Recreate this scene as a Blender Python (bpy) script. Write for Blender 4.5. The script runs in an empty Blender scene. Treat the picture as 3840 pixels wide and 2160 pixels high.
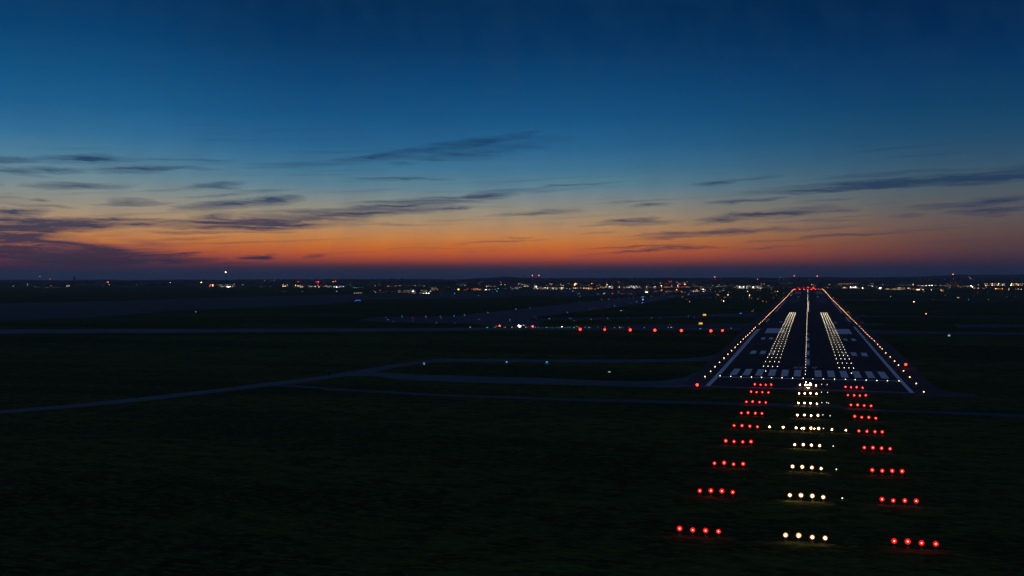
import bpy, bmesh, math, random
from mathutils import Vector, Matrix
from mathutils.geometry import tessellate_polygon
random.seed(7)
C = bpy.context.scene.collection
sc = bpy.context.scene

# ------------------------------------------------------------------ camera
CAM = Vector((0.15, 0.0, 38.3)); FPX = 3990.4; YAW = 0.2716; PITCH = -0.00555
cam = bpy.data.cameras.new('camera'); cam_o = bpy.data.objects.new('camera', cam); C.objects.link(cam_o)
cam.sensor_width = 36.0; cam.lens = 36.0 * FPX / 3840.0; cam.clip_start = 1.0; cam.clip_end = 60000
cam_o.location = CAM; cam_o.rotation_euler = (math.pi / 2 + PITCH, 0, YAW)
sc.camera = cam_o
CY, SY, CP, SP = math.cos(YAW), math.sin(YAW), math.cos(PITCH), math.sin(PITCH)

def ray(px, py):
    a = (px - 1920) / FPX; b = -(py - 1080) / FPX
    F = CP - b * SP; Z = SP + b * CP
    return Vector((-SY * F + CY * a, CY * F + SY * a, Z))

# ------------------------------------------------------------------ exposure / render settings
sc.view_settings.view_transform = 'Standard'; sc.view_settings.look = 'None'
sc.view_settings.exposure = 0.0; sc.view_settings.gamma = 1.0
sc.view_settings.use_curve_mapping = False
cy = sc.cycles
cy.use_denoising = True; cy.use_adaptive_sampling = False; cy.max_bounces = 3; cy.diffuse_bounces = 1; cy.glossy_bounces = 1
cy.transmission_bounces = 1; cy.volume_bounces = 0; cy.transparent_max_bounces = 4
cy.sample_clamp_indirect = 0.5; cy.sample_clamp_direct = 0.0
cy.caustics_reflective = False; cy.caustics_refractive = False
cy.use_light_tree = True; cy.filter_width = 1.5

# ------------------------------------------------------------------ node helpers
def srgb(r, g, b):
    f = lambda c: (c / 255 / 12.92) if c / 255 <= 0.04045 else ((c / 255 + 0.055) / 1.055) ** 2.4
    return (f(r), f(g), f(b), 1.0)

class NT:
    def __init__(s, tree): s.t = tree; s.n = tree.nodes; s.l = tree.links
    def new(s, typ, **kw):
        n = s.n.new(typ)
        for k, v in kw.items(): setattr(n, k, v)
        return n
    def put(s, sock, v):
        if hasattr(v, 'is_linked') or isinstance(v, bpy.types.NodeSocket): s.l.new(v, sock)
        else: sock.default_value = v
    def m(s, op, a, b=None, c=None, clamp=False):
        n = s.n.new('ShaderNodeMath'); n.operation = op; n.use_clamp = clamp
        s.put(n.inputs[0], a)
        if b is not None: s.put(n.inputs[1], b)
        if c is not None: s.put(n.inputs[2], c)
        return n.outputs[0]
    def mix(s, f, a, b):
        n = s.n.new('ShaderNodeMix'); n.data_type = 'RGBA'
        s.put(n.inputs[0], f); s.put(n.inputs[6], a); s.put(n.inputs[7], b)
        return n.outputs[2]
    def ramp(s, f, stops, interp='LINEAR'):
        n = s.n.new('ShaderNodeValToRGB'); r = n.color_ramp; r.interpolation = interp
        while len(r.elements) > 1: r.elements.remove(r.elements[-1])
        r.elements[0].position = stops[0][0]; r.elements[0].color = stops[0][1]
        for p, c in stops[1:]:
            e = r.elements.new(p); e.color = c
        s.put(n.inputs[0], f); return n.outputs[0]
    def noise(s, vec, scale, detail=4, rough=0.55):
        n = s.n.new('ShaderNodeTexNoise'); n.inputs['Scale'].default_value = scale
        n.inputs['Detail'].default_value = detail; n.inputs['Roughness'].default_value = rough
        s.put(n.inputs['Vector'], vec); return n.outputs[0]
    def rng(s, v, a, b, c, d, interp='SMOOTHSTEP'):
        n = s.n.new('ShaderNodeMapRange'); n.interpolation_type = interp; n.clamp = True if interp == 'LINEAR' else True
        s.put(n.inputs[0], v)
        for i, x in enumerate((a, b, c, d)): n.inputs[i + 1].default_value = x
        return n.outputs[0]
    def scalev(s, v, k):
        n = s.n.new('ShaderNodeVectorMath'); n.operation = 'MULTIPLY'
        s.put(n.inputs[0], v); n.inputs[1].default_value = k; return n.outputs[0]

# ------------------------------------------------------------------ the dusk sky (world)
w = bpy.data.worlds.new('World'); sc.world = w; w.use_nodes = True
N = NT(w.node_tree); w.node_tree.nodes.clear()
out = N.new('ShaderNodeOutputWorld'); bg = N.new('ShaderNodeBackground')
N.l.new(bg.outputs[0], out.inputs[0])
tc = N.new('ShaderNodeTexCoord'); sep = N.new('ShaderNodeSeparateXYZ'); N.l.new(tc.outputs['Generated'], sep.inputs[0])
el = N.m('ARCSINE', sep.outputs[2]); az = N.m('ARCTAN2', sep.outputs[0], sep.outputs[1])
def px_el(y): return math.radians(0) + math.atan((1057.85 - y) / FPX)
EMAX = 0.30
def stops(lst): return [(max(0.0, min(1.0, (px_el(y) + 0.01) / (EMAX + 0.01))), srgb(*c)) for y, c in lst]
elf = N.m('DIVIDE', N.m('ADD', el, 0.01), EMAX + 0.01, clamp=True)
mid = stops([(1062, (33, 40, 64)), (1030, (35, 41, 66)), (1008, (55, 45, 65)), (995, (98, 52, 58)), (978, (160, 70, 50)), (955, (200, 92, 46)),
             (920, (212, 118, 48)), (888, (206, 136, 74)), (852, (188, 145, 102)), (808, (164, 148, 122)), (760, (136, 143, 137)),
             (705, (98, 134, 150)), (635, (66, 118, 149)), (550, (40, 100, 143)), (440, (22, 84, 131)), (320, (14, 70, 117)), (180, (6, 55, 99)), (40, (3, 45, 86)), (-150, (6, 42, 82))])
lft = stops([(1062, (30, 38, 62)), (1030, (34, 42, 68)), (1008, (58, 44, 68)), (990, (96, 50, 62)), (965, (158, 74, 62)), (935, (190, 102, 62)),
             (898, (202, 132, 76)), (855, (192, 148, 104)), (800, (164, 150, 128)), (750, (142, 148, 142)),
             (690, (112, 142, 152)), (620, (80, 128, 154)), (540, (52, 112, 152)), (440, (30, 95, 142)), (320, (17, 82, 130)), (180, (9, 66, 112)), (40, (5, 54, 98)), (-150, (7, 48, 88))])
rgt = stops([(1062, (18, 34, 54)), (1030, (24, 38, 62)), (1005, (42, 40, 62)), (985, (62, 44, 60)), (950, (84, 58, 62)), (900, (98, 72, 68)),
             (850, (98, 84, 82)), (800, (92, 90, 92)), (740, (80, 92, 100)), (680, (62, 88, 106)),
             (620, (48, 82, 108)), (540, (30, 74, 106)), (440, (16, 64, 102)), (320, (8, 54, 96)), (180, (3, 42, 84)), (40, (1, 34, 74)), (-150, (5, 36, 74))])
def px_az(x): return -YAW + math.atan((x - 1920) / FPX)
cm = N.ramp(elf, mid); cl = N.ramp(elf, lft); cr = N.ramp(elf, rgt)
fl = N.rng(az, px_az(100), px_az(1350), 1.0, 0.0, 'SMOOTHERSTEP'); fr = N.rng(az, px_az(1950), px_az(3850), 0.0, 1.0, 'SMOOTHSTEP')
base = N.mix(fr, N.mix(fl, cm, cl), cr)
# unseen sky behind the view, brightened to mauve to redden the ground light
azd = N.m('ABSOLUTE', N.m('ADD', az, 0.45))
back = N.ramp(elf, [(0, srgb(56, 56, 78)), (0.35, srgb(98, 80, 100)), (0.7, srgb(74, 76, 106)), (1, srgb(52, 64, 100))])
base = N.mix(N.rng(azd, 0.8, 2.0, 0.0, 1.0), base, back)
# cloud streaks: each an ellipse in azimuth / elevation, feathered by noise
STREAKS = []
def S(ox, oy, k, lst):
    for cx, cyy, hl, ht, tl, st in lst:
        STREAKS.append((ox + cx / k, oy + cyy / k, hl / k, ht / k, tl, st))
S(0, 480, 2.0125, [(90,235,150,22,0,.6),(610,240,330,24,.03,.7),(740,225,150,22,0,.5),(1250,240,200,10,0,.35),(1600,245,200,10,0,.35),
 (110,330,180,20,-.1,.7),(420,318,180,18,0,.6),(950,305,280,16,.03,.6),(1350,308,320,9,0,.4),(950,338,260,9,.03,.4),
 (600,437,300,22,.02,.7),(1640,440,240,18,.1,.7),(1250,472,220,8,.05,.4),(1950,470,260,8,.06,.3),
 (1000,550,130,16,0,.6),(980,575,280,10,.03,.6),(1780,575,420,26,.1,.9),(2050,535,190,16,.1,.5),(1700,505,280,9,.08,.4),
 (60,640,220,30,.03,.8),(200,628,160,10,.05,.5),(60,690,280,16,.05,.7),(280,540,60,10,0,.5),(280,585,220,9,-.06,.4),(40,520,160,8,-.05,.4),
 (300,725,460,34,.05,1.0),(120,765,360,30,.03,.9),(650,745,350,24,.05,.9),(950,690,290,10,.05,.6),(1050,722,140,10,0,.5),
 (1700,725,540,34,0,1.0),(2150,715,520,32,.02,.9),(1600,660,150,18,.05,.7),(2250,640,420,20,.05,.6),(2450,668,320,16,.05,.6),
 (1450,790,320,9,0,.6),(1850,787,300,6,.02,.5),(250,797,280,11,0,.5),(80,830,260,22,.05,.7),
 (1400,840,280,9,.04,.4),(1170,875,180,16,-.1,.3),(700,900,440,22,0,.55),(200,900,420,46,0,.9),(600,955,640,42,0,.9),(1000,988,520,28,.02,.7),(1430,955,160,9,.1,.7),(1960,978,140,13,0,.9),(2050,968,70,13,.1,.5),(2350,967,80,11,.1,.7),(1450,1000,240,16,0,.5),(1750,1025,180,8,.1,.5),(300,1000,700,40,0,.7),(150,860,420,50,.02,.7),(420,925,560,40,0,.8),(60,740,260,50,0,.8),(-500,760,420,34,.03,.8),(-700,900,520,50,0,.8),(-350,420,260,20,0,.6),(-800,600,300,22,.03,.6),(-1100,500,260,18,0,.5)])
S(1280, 480, 2.0125, [(700,150,680,24,.16,.55),(1100,110,370,22,.2,.5),(300,220,420,24,.12,.4),(800,205,420,15,.08,.4),(1150,165,520,44,.16,.3),(700,240,170,9,0,.4),(420,272,100,10,.05,.4),(450,388,350,9,0,.5),
 (1150,500,240,24,.06,.75),(1000,525,270,20,.08,.5),(550,545,520,15,.06,.55),(550,585,470,20,.06,.65),(250,600,370,15,.05,.5),(400,630,520,17,.05,.6),(150,660,280,22,.05,.65),(850,605,320,7,.04,.4),
 (1620,435,200,10,.08,.4),(1850,420,260,8,.04,.35),(1600,630,270,20,.08,.4),(1400,655,420,10,.04,.35),
 (2150,700,220,18,.06,.75),(2330,712,220,11,.03,.5),(2000,735,220,7,.02,.4),(1940,795,110,9,.12,.35),(2320,585,150,13,.06,.5),(2300,550,420,7,.05,.35),
 (430,728,240,9,0,.4),(1330,828,100,5,.02,.4),(1150,860,370,8,.05,.35),(700,905,420,5,.02,.35),(2450,800,200,13,.05,.5),(2450,832,270,9,.05,.4),(2250,900,420,6,.03,.5),(2250,925,420,7,.06,.65)])
S(2560, 480, 2.0125, [(230,418,140,14,.1,.6),(450,400,270,12,.12,.35),(1700,338,560,12,.03,.45),(1450,410,270,16,.04,.6),(1300,430,720,26,.05,.6),(1750,410,420,24,.05,.55),(2100,390,520,27,.05,.7),(2450,340,420,32,.12,.6),(2400,390,320,22,.06,.6),(1150,465,370,10,.04,.5),
 (350,550,170,13,.1,.55),(600,535,160,10,.06,.5),(1100,545,220,7,.04,.3),(600,655,420,28,.1,.65),(800,640,370,17,.06,.6),(350,690,270,17,.1,.55),(1210,627,120,10,.05,.55),(1720,660,90,10,.02,.6),
 (2200,575,420,15,.06,.5),(2450,540,320,22,.08,.5),(2270,628,220,20,.02,.75),(2480,605,150,13,.06,.5),(1900,585,170,9,.03,.4),
 (300,790,420,20,.07,.55),(600,770,320,11,.03,.45),(1000,765,320,9,.04,.35),(1250,810,420,8,.04,.55),(950,702,350,6,0,.4),(700,850,270,6,.05,.35),(100,905,220,6,.02,.5),(650,900,320,5,.04,.35)])
cmb = N.new('ShaderNodeCombineXYZ'); N.l.new(az, cmb.inputs[0]); N.l.new(el, cmb.inputs[1])
v0 = cmb.outputs[0]
nzA = N.new('ShaderNodeTexNoise'); nzA.inputs['Scale'].default_value = 1.0; nzA.inputs['Detail'].default_value = 5; nzA.inputs['Roughness'].default_value = 0.6
N.l.new(N.scalev(v0, (26, 150, 1)), nzA.inputs['Vector'])
off = N.new('ShaderNodeVectorMath', operation='MULTIPLY_ADD')
N.l.new(nzA.outputs['Color'], off.inputs[0]); off.inputs[1].default_value = (0.05, 0.0085, 0); off.inputs[2].default_value = (-0.025, -0.00425, 0)
add = N.new('ShaderNodeVectorMath', operation='ADD'); N.l.new(v0, add.inputs[0]); N.l.new(off.outputs[0], add.inputs[1])
acc = None
for cx, cyy, hl, ht, tl, st in STREAKS:
    d = ray(cx, cyy).normalized(); a = math.atan2(d.x, d.y); e = math.asin(d.z)
    mp = N.new('ShaderNodeMapping', vector_type='TEXTURE')
    N.l.new(add.outputs[0], mp.inputs[0])
    mp.inputs[1].default_value = (a, e, 0); mp.inputs[2].default_value = (0, 0, math.atan(tl))
    mp.inputs[3].default_value = (hl * 1.3 / FPX, ht * 1.7 / FPX, 1)
    g = N.new('ShaderNodeTexGradient', gradient_type='SPHERICAL'); N.l.new(mp.outputs[0], g.inputs[0])
    acc = N.m('MULTIPLY', g.outputs[1], st) if acc is None else N.m('MULTIPLY_ADD', g.outputs[1], st, acc)
fine = N.rng(N.noise(N.scalev(add.outputs[0], (13, 300, 1)), 1.0, 7, 0.68), 0.34, 0.66, 0.2, 1.5, 'LINEAR')
dens = N.rng(N.m('MULTIPLY', N.m('MINIMUM', acc, 1.0), fine), 0.02, 0.82, 0.0, 1.0, 'LINEAR')
dens = N.m('POWER', dens, 0.75)
# faint general veil of cirrus low in the sky
shear = N.new('ShaderNodeMapping'); N.l.new(v0, shear.inputs[0]); shear.inputs[2].default_value = (0, 0, -0.045); shear.inputs[3].default_value = (1, 1, 1)
vv = N.noise(N.scalev(shear.outputs[0], (5, 190, 1)), 1.0, 7, 0.66); vb = N.noise(N.scalev(shear.outputs[0], (4, 26, 1)), 1.0, 2, 0.5)
veil = N.m('MULTIPLY', N.m('MULTIPLY', N.rng(vv, 0.52, 0.74, 0, 0.65), N.rng(vb, 0.4, 0.62, 0.12, 1.0)), N.m('MULTIPLY', N.rng(el, 0.17, 0.09, 0, 1), N.rng(el, 0.012, 0.03, 0.4, 1)))
dens = N.m('MAXIMUM', dens, veil)
ccol = N.ramp(elf, stops([(1062, (30, 38, 62)), (1005, (48, 42, 64)), (970, (62, 47, 66)), (920, (68, 55, 74)), (860, (68, 62, 82)), (800, (66, 70, 92)), (720, (52, 74, 100)), (640, (40, 70, 102)), (540, (26, 64, 100)), (440, (18, 60, 98))]))
ccol = N.mix(fr, ccol, N.mix(0.45, ccol, srgb(20, 44, 72)))
hm = N.noise(N.scalev(v0, (30, 24, 1)), 1.0, 3, 0.5)
sky = N.mix(N.m('MULTIPLY', dens, 0.97), base, ccol)
sky = N.mix(N.rng(hm, 0.3, 0.7, 0.0, 0.10), sky, srgb(40, 70, 100))
N.l.new(sky, bg.inputs[0]); bg.inputs[1].default_value = 1.0
w.cycles.sampling_method = 'MANUAL'; w.cycles.sample_map_resolution = 512
# the sun is well below the horizon: the sky is the only daylight, so there is no sun lamp

# ------------------------------------------------------------------ terrain
ZP = [(-900, 0), (430, 0), (600, 1.2), (740, 2.5), (884, 3.6), (1216, 5.2), (1668, 7.9), (2143, 10.9), (2641, 16.4), (3140, 19.1), (3600, 20.0), (20000, 20.0)]
def zp(y):
    if y <= ZP[0][0]: return ZP[0][1]
    for (a, za), (b, zb) in zip(ZP, ZP[1:]):
        if y <= b: return za + (zb - za) * (y - a) / (b - a)
    return ZP[-1][1]
SKYL = [(-2500, 1056), (0, 1055), (400, 1054.4), (700, 1053), (1000, 1051), (1300, 1050), (1530, 1048.5), (1700, 1051.5), (1800, 1048), (2000, 1047), (2400, 1045), (2800, 1045.5), (3200, 1046), (3400, 1044.6), (3600, 1045.5), (3840, 1042), (6500, 1040)]
def lerp(tab, x):
    if x <= tab[0][0]: return tab[0][1]
    for (a, za), (b, zb) in zip(tab, tab[1:]):
        if x <= b: return za + (zb - za) * (x - a) / (b - a)
    return tab[-1][1]
HF0, HF1 = 4300.0, 7400.0
def hill(x, y):
    F = -SY * x + CY * y; R = CY * x + SY * y
    if F <= HF0: return 0.0
    t = min(1.0, (F - HF0) / (HF1 - HF0)); s = t * t * (3 - 2 * t)
    px = 1920 + FPX * R / HF1
    top = 38.3 + (1057.85 - lerp(SKYL, px)) * HF1 / FPX
    z = s * (top - 20.0 - 7.0)
    if F > HF1: z -= (F - HF1) * 0.03
    return z
def terr(x, y): return zp(y) + hill(x, y)
def at(px, py, dz=0.0):
    d = ray(px, py); t0 = 90.0; h = lambda t: CAM.z + t * d.z - terr(CAM.x + t * d.x, CAM.y + t * d.y) - dz
    t = t0
    while t < 11000:
        t2 = t * 1.015
        if h(t2) <= 0:
            a, b = t, t2
            for _ in range(40):
                m = (a + b) / 2
                if h(m) > 0: a = m
                else: b = m
            return Vector((CAM.x + b * d.x, CAM.y + b * d.y, terr(CAM.x + b * d.x, CAM.y + b * d.y)))
        t = t2
    return None
def at_f(px, F):                                            # a ground point at forward distance F
    d = ray(px, 1057); k = F
    x, y = CAM.x + k * d.x, CAM.y + k * d.y
    return Vector((x, y, terr(x, y)))
def fwd(p): return -SY * (p.x - CAM.x) + CY * (p.y - CAM.y)

# ------------------------------------------------------------------ materials
def pmat(name, rough=0.9, spec=0.2):
    m = bpy.data.materials.new(name); m.use_nodes = True
    n = NT(m.node_tree); b = m.node_tree.nodes['Principled BSDF']
    b.inputs['Roughness'].default_value = rough
    b.inputs['Specular IOR Level'].default_value = spec
    return m, n, b
def plain(name, col, rough=0.8, spec=0.2, metal=0.0, nscale=3.0, var=0.25):
    m, n, b = pmat(name, rough, spec); b.inputs['Metallic'].default_value = metal
    t = n.new('ShaderNodeTexCoord'); f = n.noise(t.outputs['Object'], nscale, 3)
    lo = tuple(c * (1 - var) for c in col) + (1,); hi = tuple(min(1, c * (1 + var)) for c in col) + (1,)
    n.l.new(n.mix(f, lo, hi), b.inputs['Base Color']); return m
def emit(name, col, strength, sample=True):
    m = bpy.data.materials.new(name); m.use_nodes = True; n = NT(m.node_tree); m.node_tree.nodes.clear()
    o = n.new('ShaderNodeOutputMaterial'); e = n.new('ShaderNodeEmission')
    e.inputs[0].default_value = tuple(col) + (1,); e.inputs[1].default_value = strength
    n.l.new(e.outputs[0], o.inputs[0])
    m.cycles.emission_sampling = 'FRONT_BACK' if sample else 'NONE'
    return m
def grass_mat():
    m, n, b = pmat('grass', 1.0, 0.0)
    g = n.new('ShaderNodeNewGeometry'); p = g.outputs['Position']
    f1 = n.noise(n.scalev(p, (0.0045, 0.013, 1)), 1.0, 6, 0.68)
    f2 = n.noise(n.scalev(p, (0.13, 0.24, 1)), 1.0, 6, 0.7)
    f3 = n.noise(n.scalev(p, (0.4, 0.95, 1)), 1.0, 4, 0.7)
    c = n.mix(n.rng(f1, 0.36, 0.64, 0, 1), (0.024, 0.044, 0.012, 1), (0.098, 0.122, 0.024, 1))
    c = n.mix(n.rng(f2, 0.4, 0.62, 0, 0.9), c, (0.018, 0.028, 0.010, 1))
    c = n.mix(n.rng(f3, 0.46, 0.66, 0, 0.8), c, (0.120, 0.140, 0.032, 1))
    n.l.new(c, b.inputs['Base Color'])
    bp = n.new('ShaderNodeBump'); bp.inputs['Strength'].default_value = 0.6; bp.inputs['Distance'].default_value = 0.6
    n.l.new(f2, bp.inputs['Height']); n.l.new(bp.outputs[0], b.inputs['Normal'])
    return m
def pave_mat(name, lo, hi, spec=0.35, rough=0.75, rubber=False):
    m, n, b = pmat(name, rough, spec)
    g = n.new('ShaderNodeNewGeometry'); p = g.outputs['Position']
    f1 = n.noise(n.scalev(p, (0.16, 0.012, 1)), 1.0, 5, 0.6); f2 = n.noise(n.scalev(p, (0.03, 0.03, 1)), 1.0, 4, 0.6); f3 = n.noise(p, 1.3, 3, 0.6)
    f = n.m('ADD', n.m('MULTIPLY', f1, 0.45), n.m('ADD', n.m('MULTIPLY', f2, 0.35), n.m('MULTIPLY', f3, 0.2)))
    c = n.mix(n.rng(f, 0.36, 0.64, 0, 1), lo + (1,), hi + (1,))
    if rubber:                                              # tyre rubber laid down along the touchdown zone
        s = n.new('ShaderNodeSeparateXYZ'); n.l.new(p, s.inputs[0])
        ax = n.m('ABSOLUTE', s.outputs[0])
        k = n.m('MULTIPLY', n.rng(ax, 3, 13, 1, 0), n.m('MULTIPLY', n.rng(s.outputs[1], 480, 700, 0, 1), n.rng(s.outputs[1], 1500, 2100, 1, 0)))
        k = n.m('MULTIPLY', k, n.rng(n.noise(n.scalev(p, (0.9, 0.006, 1)), 1.0, 3), 0.3, 0.7, 0.35, 0.8))
        c = n.mix(k, c, (0.018, 0.018, 0.019, 1))
    n.l.new(c, b.inputs['Base Color']); return m
def paint_mat(name, col, wear):
    m, n, b = pmat(name, 0.7, 0.3)
    g = n.new('ShaderNodeNewGeometry'); p = g.outputs['Position']
    f1 = n.noise(n.scalev(p, (1.3, 0.06, 1)), 1.0, 4, 0.65); f2 = n.noise(p, 2.2, 4, 0.7)
    f = n.m('ADD', n.m('MULTIPLY', f1, 0.6), n.m('MULTIPLY', f2, 0.4))
    c = n.mix(n.rng(f, 0.62 - wear, 0.86 - wear, 0, 0.85), col + (1,), (0.12, 0.12, 0.125, 1))
    n.l.new(c, b.inputs['Base Color']); return m
M_grass = grass_mat()
M_runway = pave_mat('runway_asphalt', (0.027, 0.023, 0.019), (0.050, 0.043, 0.036), 0.12, 0.85, True)
M_shoulder = pave_mat('shoulder_asphalt', (0.050, 0.042, 0.037), (0.080, 0.066, 0.058), 0.12, 0.85)
M_taxi = pave_mat('taxiway_asphalt', (0.026, 0.034, 0.036), (0.052, 0.064, 0.066), 0.25, 0.78)
M_dark = pave_mat('dark_asphalt', (0.022, 0.024, 0.030), (0.034, 0.035, 0.040), 0.25, 0.8)
M_road = pave_mat('service_road_concrete', (0.034, 0.050, 0.050), (0.066, 0.088, 0.090), 0.3, 0.75)
M_apron = pave_mat('apron_concrete', (0.016, 0.024, 0.022), (0.044, 0.054, 0.052), 0.15, 0.85)
M_white = paint_mat('white_paint', (0.88, 0.84, 0.76), 0.06)
M_worn = paint_mat('worn_white_paint', (0.55, 0.54, 0.53), 0.20)
M_faint = paint_mat('faded_line_paint', (0.36, 0.36, 0.36), 0.12)
M_steel = plain('galvanised_steel', (0.22, 0.23, 0.24), 0.55, 0.4, 0.6)
M_black = plain('black_painted_metal', (0.03, 0.03, 0.03), 0.6, 0.3)
M_mast = plain('mast_steel', (0.035, 0.037, 0.042), 0.7, 0.3, 0.0, 0.5)
M_wall = plain('building_wall', (0.10, 0.10, 0.11), 0.85, 0.2, 0.0, 0.3)
M_roof = plain('building_roof', (0.05, 0.05, 0.055), 0.9, 0.1, 0.0, 0.3)
M_wood = plain('woodland_leaves', (0.020, 0.028, 0.018), 1.0, 0.0, 0.0, 0.02, 0.4)
M_hill = plain('hill_ground', (0.022, 0.030, 0.022), 1.0, 0.0, 0.0, 0.004, 0.4)

# ------------------------------------------------------------------ object helpers
def link(name, me, parent=None, mats=()):
    o = bpy.data.objects.new(name, me); C.objects.link(o)
    if me is not None:
        for m in mats: me.materials.append(m)
    if parent: o.parent = parent
    return o
def tag(o, label, cat, group=None):
    o['label'] = label; o['category'] = cat
    if group: o['group'] = group
    return o
def empty(name, loc, rz=0.0):
    o = bpy.data.objects.new(name, None); C.objects.link(o); o.location = loc; o.rotation_euler = (0, 0, rz); o.empty_display_size = 1; return o
def mesh(name, bm):
    me = bpy.data.meshes.new(name); bm.to_mesh(me); bm.free(); return me
def b_box(bm, c, s, mi=0, rot=None):
    M = Matrix.Translation(c) @ (rot or Matrix.Identity(4)) @ Matrix.Diagonal((s[0], s[1], s[2], 1))
    g = bmesh.ops.create_cube(bm, size=1, matrix=M)
    for f in {f for v in g['verts'] for f in v.link_faces}: f.material_index = mi
def b_cyl(bm, p, q, r1, r2, n=8, mi=0):
    p, q = Vector(p), Vector(q); d = q - p
    M = Matrix.Translation((p + q) / 2) @ d.to_track_quat('Z', 'Y').to_matrix().to_4x4()
    g = bmesh.ops.create_cone(bm, cap_ends=True, segments=n, radius1=r1, radius2=r2, depth=d.length, matrix=M)
    for f in {f for v in g['verts'] for f in v.link_faces}: f.material_index = mi
def b_ball(bm, c, r, mi=0, sub=1, scale=(1, 1, 1)):
    M = Matrix.Translation(c) @ Matrix.Diagonal((*scale, 1))
    g = bmesh.ops.create_icosphere(bm, subdivisions=sub, radius=r, matrix=M)
    for f in {f for v in g['verts'] for f in v.link_faces}: f.material_index = mi
def sheet(name, polys, mat, off, parent=None, kind=None):
    """flat pavement or paint lying on the terrain: polygons of ground points, cut along the breaks of slope"""
    bm = bmesh.new()
    for pts in polys:
        vs = [bm.verts.new((p[0], p[1], 0)) for p in pts]
        if len(vs) == 4: tris = [(0, 1, 2), (0, 2, 3)]
        else: tris = tessellate_polygon([[Vector((p[0], p[1], 0)) for p in pts]])
        for t in tris:
            try: bm.faces.new([vs[i] for i in t])
            except ValueError: pass
    for yb, _ in ZP[1:-1]:
        bmesh.ops.bisect_plane(bm, geom=bm.verts[:] + bm.edges[:] + bm.faces[:], plane_co=(0, yb, 0), plane_no=(0, 1, 0), dist=1e-4)
    for v in bm.verts: v.co.z = zp(v.co.y) + off
    bmesh.ops.recalc_face_normals(bm, faces=bm.faces[:])
    for f in bm.faces:
        if f.normal.z < 0: f.normal_flip()
    o = link(name, mesh(name, bm), parent, [mat])
    if kind: o['kind'] = kind
    return o
def P(lst, ox=0, oy=0, k=1.0): return [at(ox + x / k, oy + y / k) for x, y in lst]
ORD = ['first', 'second', 'third', 'fourth', 'fifth', 'sixth', 'seventh', 'eighth', 'ninth', 'tenth', 'eleventh', 'twelfth']
def nth(i):
    if i < 12: return ORD[i]
    n = i + 1
    return '%d%s' % (n, 'th' if 10 <= n % 100 <= 20 else {1: 'st', 2: 'nd', 3: 'rd'}.get(n % 10, 'th'))

# ------------------------------------------------------------------ ground, hills
xs = [-7200 + 150 * i for i in range(85)]
ys = sorted(set([-380, 0, 150, 300] + [y for y, _ in ZP[1:-1]] + [3400 + 110 * i for i in range(62)]))
verts, faces = [], []
for y in ys:
    for x in xs: verts.append((x, y, terr(x, y)))
nx = len(xs)
for j in range(len(ys) - 1):
    for i in range(nx - 1): faces.append((j * nx + i, j * nx + i + 1, (j + 1) * nx + i + 1, (j + 1) * nx + i))
me = bpy.data.meshes.new('ground'); me.from_pydata(verts, [], faces)
ground = link('ground', me, None, [M_grass]); ground['kind'] = 'structure'
# a farther ridge, pale in the haze, behind the first
verts, faces = [], []
RID = [(-1500, 1052), (900, 1049), (1700, 1047), (1900, 1039), (2150, 1044), (2600, 1042), (3000, 1040), (3250, 1039), (3400, 1040), (3560, 1030), (3700, 1032), (3840, 1027), (4600, 1030), (5600, 1042)]
F2 = 9300.0; cols = 120
for k, (ff, hz) in enumerate(((8300, -0.35), (9300, 1.0), (10100, -0.4))):
    for i in range(cols + 1):
        px = -1400 + i * 6600 / cols
        d = ray(px, 1057); top = 38.3 + (1057.85 - lerp(RID, px) + 1.4 * math.sin(px * 0.021) + 0.8 * math.sin(px * 0.063 + 1)) * F2 / FPX
        z = top * hz if hz > 0 else -6.0
        verts.append((CAM.x + d.x * ff, CAM.y + d.y * ff, z))
for k in range(2):
    for i in range(cols): faces.append((k * (cols + 1) + i, k * (cols + 1) + i + 1, (k + 1) * (cols + 1) + i + 1, (k + 1) * (cols + 1) + i))
me = bpy.data.meshes.new('hills'); me.from_pydata(verts, [], faces)
link('hills', me, None, [M_hill])['kind'] = 'structure'
# woods on the slope: one mass of crowns
bm = bmesh.new()
proto = bmesh.new(); bmesh.ops.create_icosphere(proto, subdivisions=1, radius=1.0)
pv = [v.co.copy() for v in proto.verts]; pf = [[v.index for v in f.verts] for f in proto.faces]; proto.free()
verts, faces = [], []
for i in range(6500):
    F = random.uniform(4700, 7450) if i % 3 else random.uniform(7050, 7450)
    px = random.uniform(-300, 4140)
    c = at_f(px, F)
    den = math.sin(px * 0.011 + F * 0.004) + math.sin(px * 0.031 - F * 0.0023)
    if F < 6900 and den < 0.2: continue
    s = random.uniform(6, 13); hh = random.uniform(0.55, 0.95) * s
    b0 = len(verts)
    for v in pv: verts.append((c.x + v.x * s * random.uniform(.8, 1.2), c.y + v.y * s, c.z + hh * 0.5 + v.z * hh * random.uniform(.75, 1.1)))
    faces += [[b0 + q for q in f] for f in pf]
me = bpy.data.meshes.new('woodland'); me.from_pydata(verts, [], faces)
wd = link('woodland', me, None, [M_wood]); wd['kind'] = 'stuff'; tag(wd, 'dark woods covering the low ridge along the horizon', 'woods')

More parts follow.
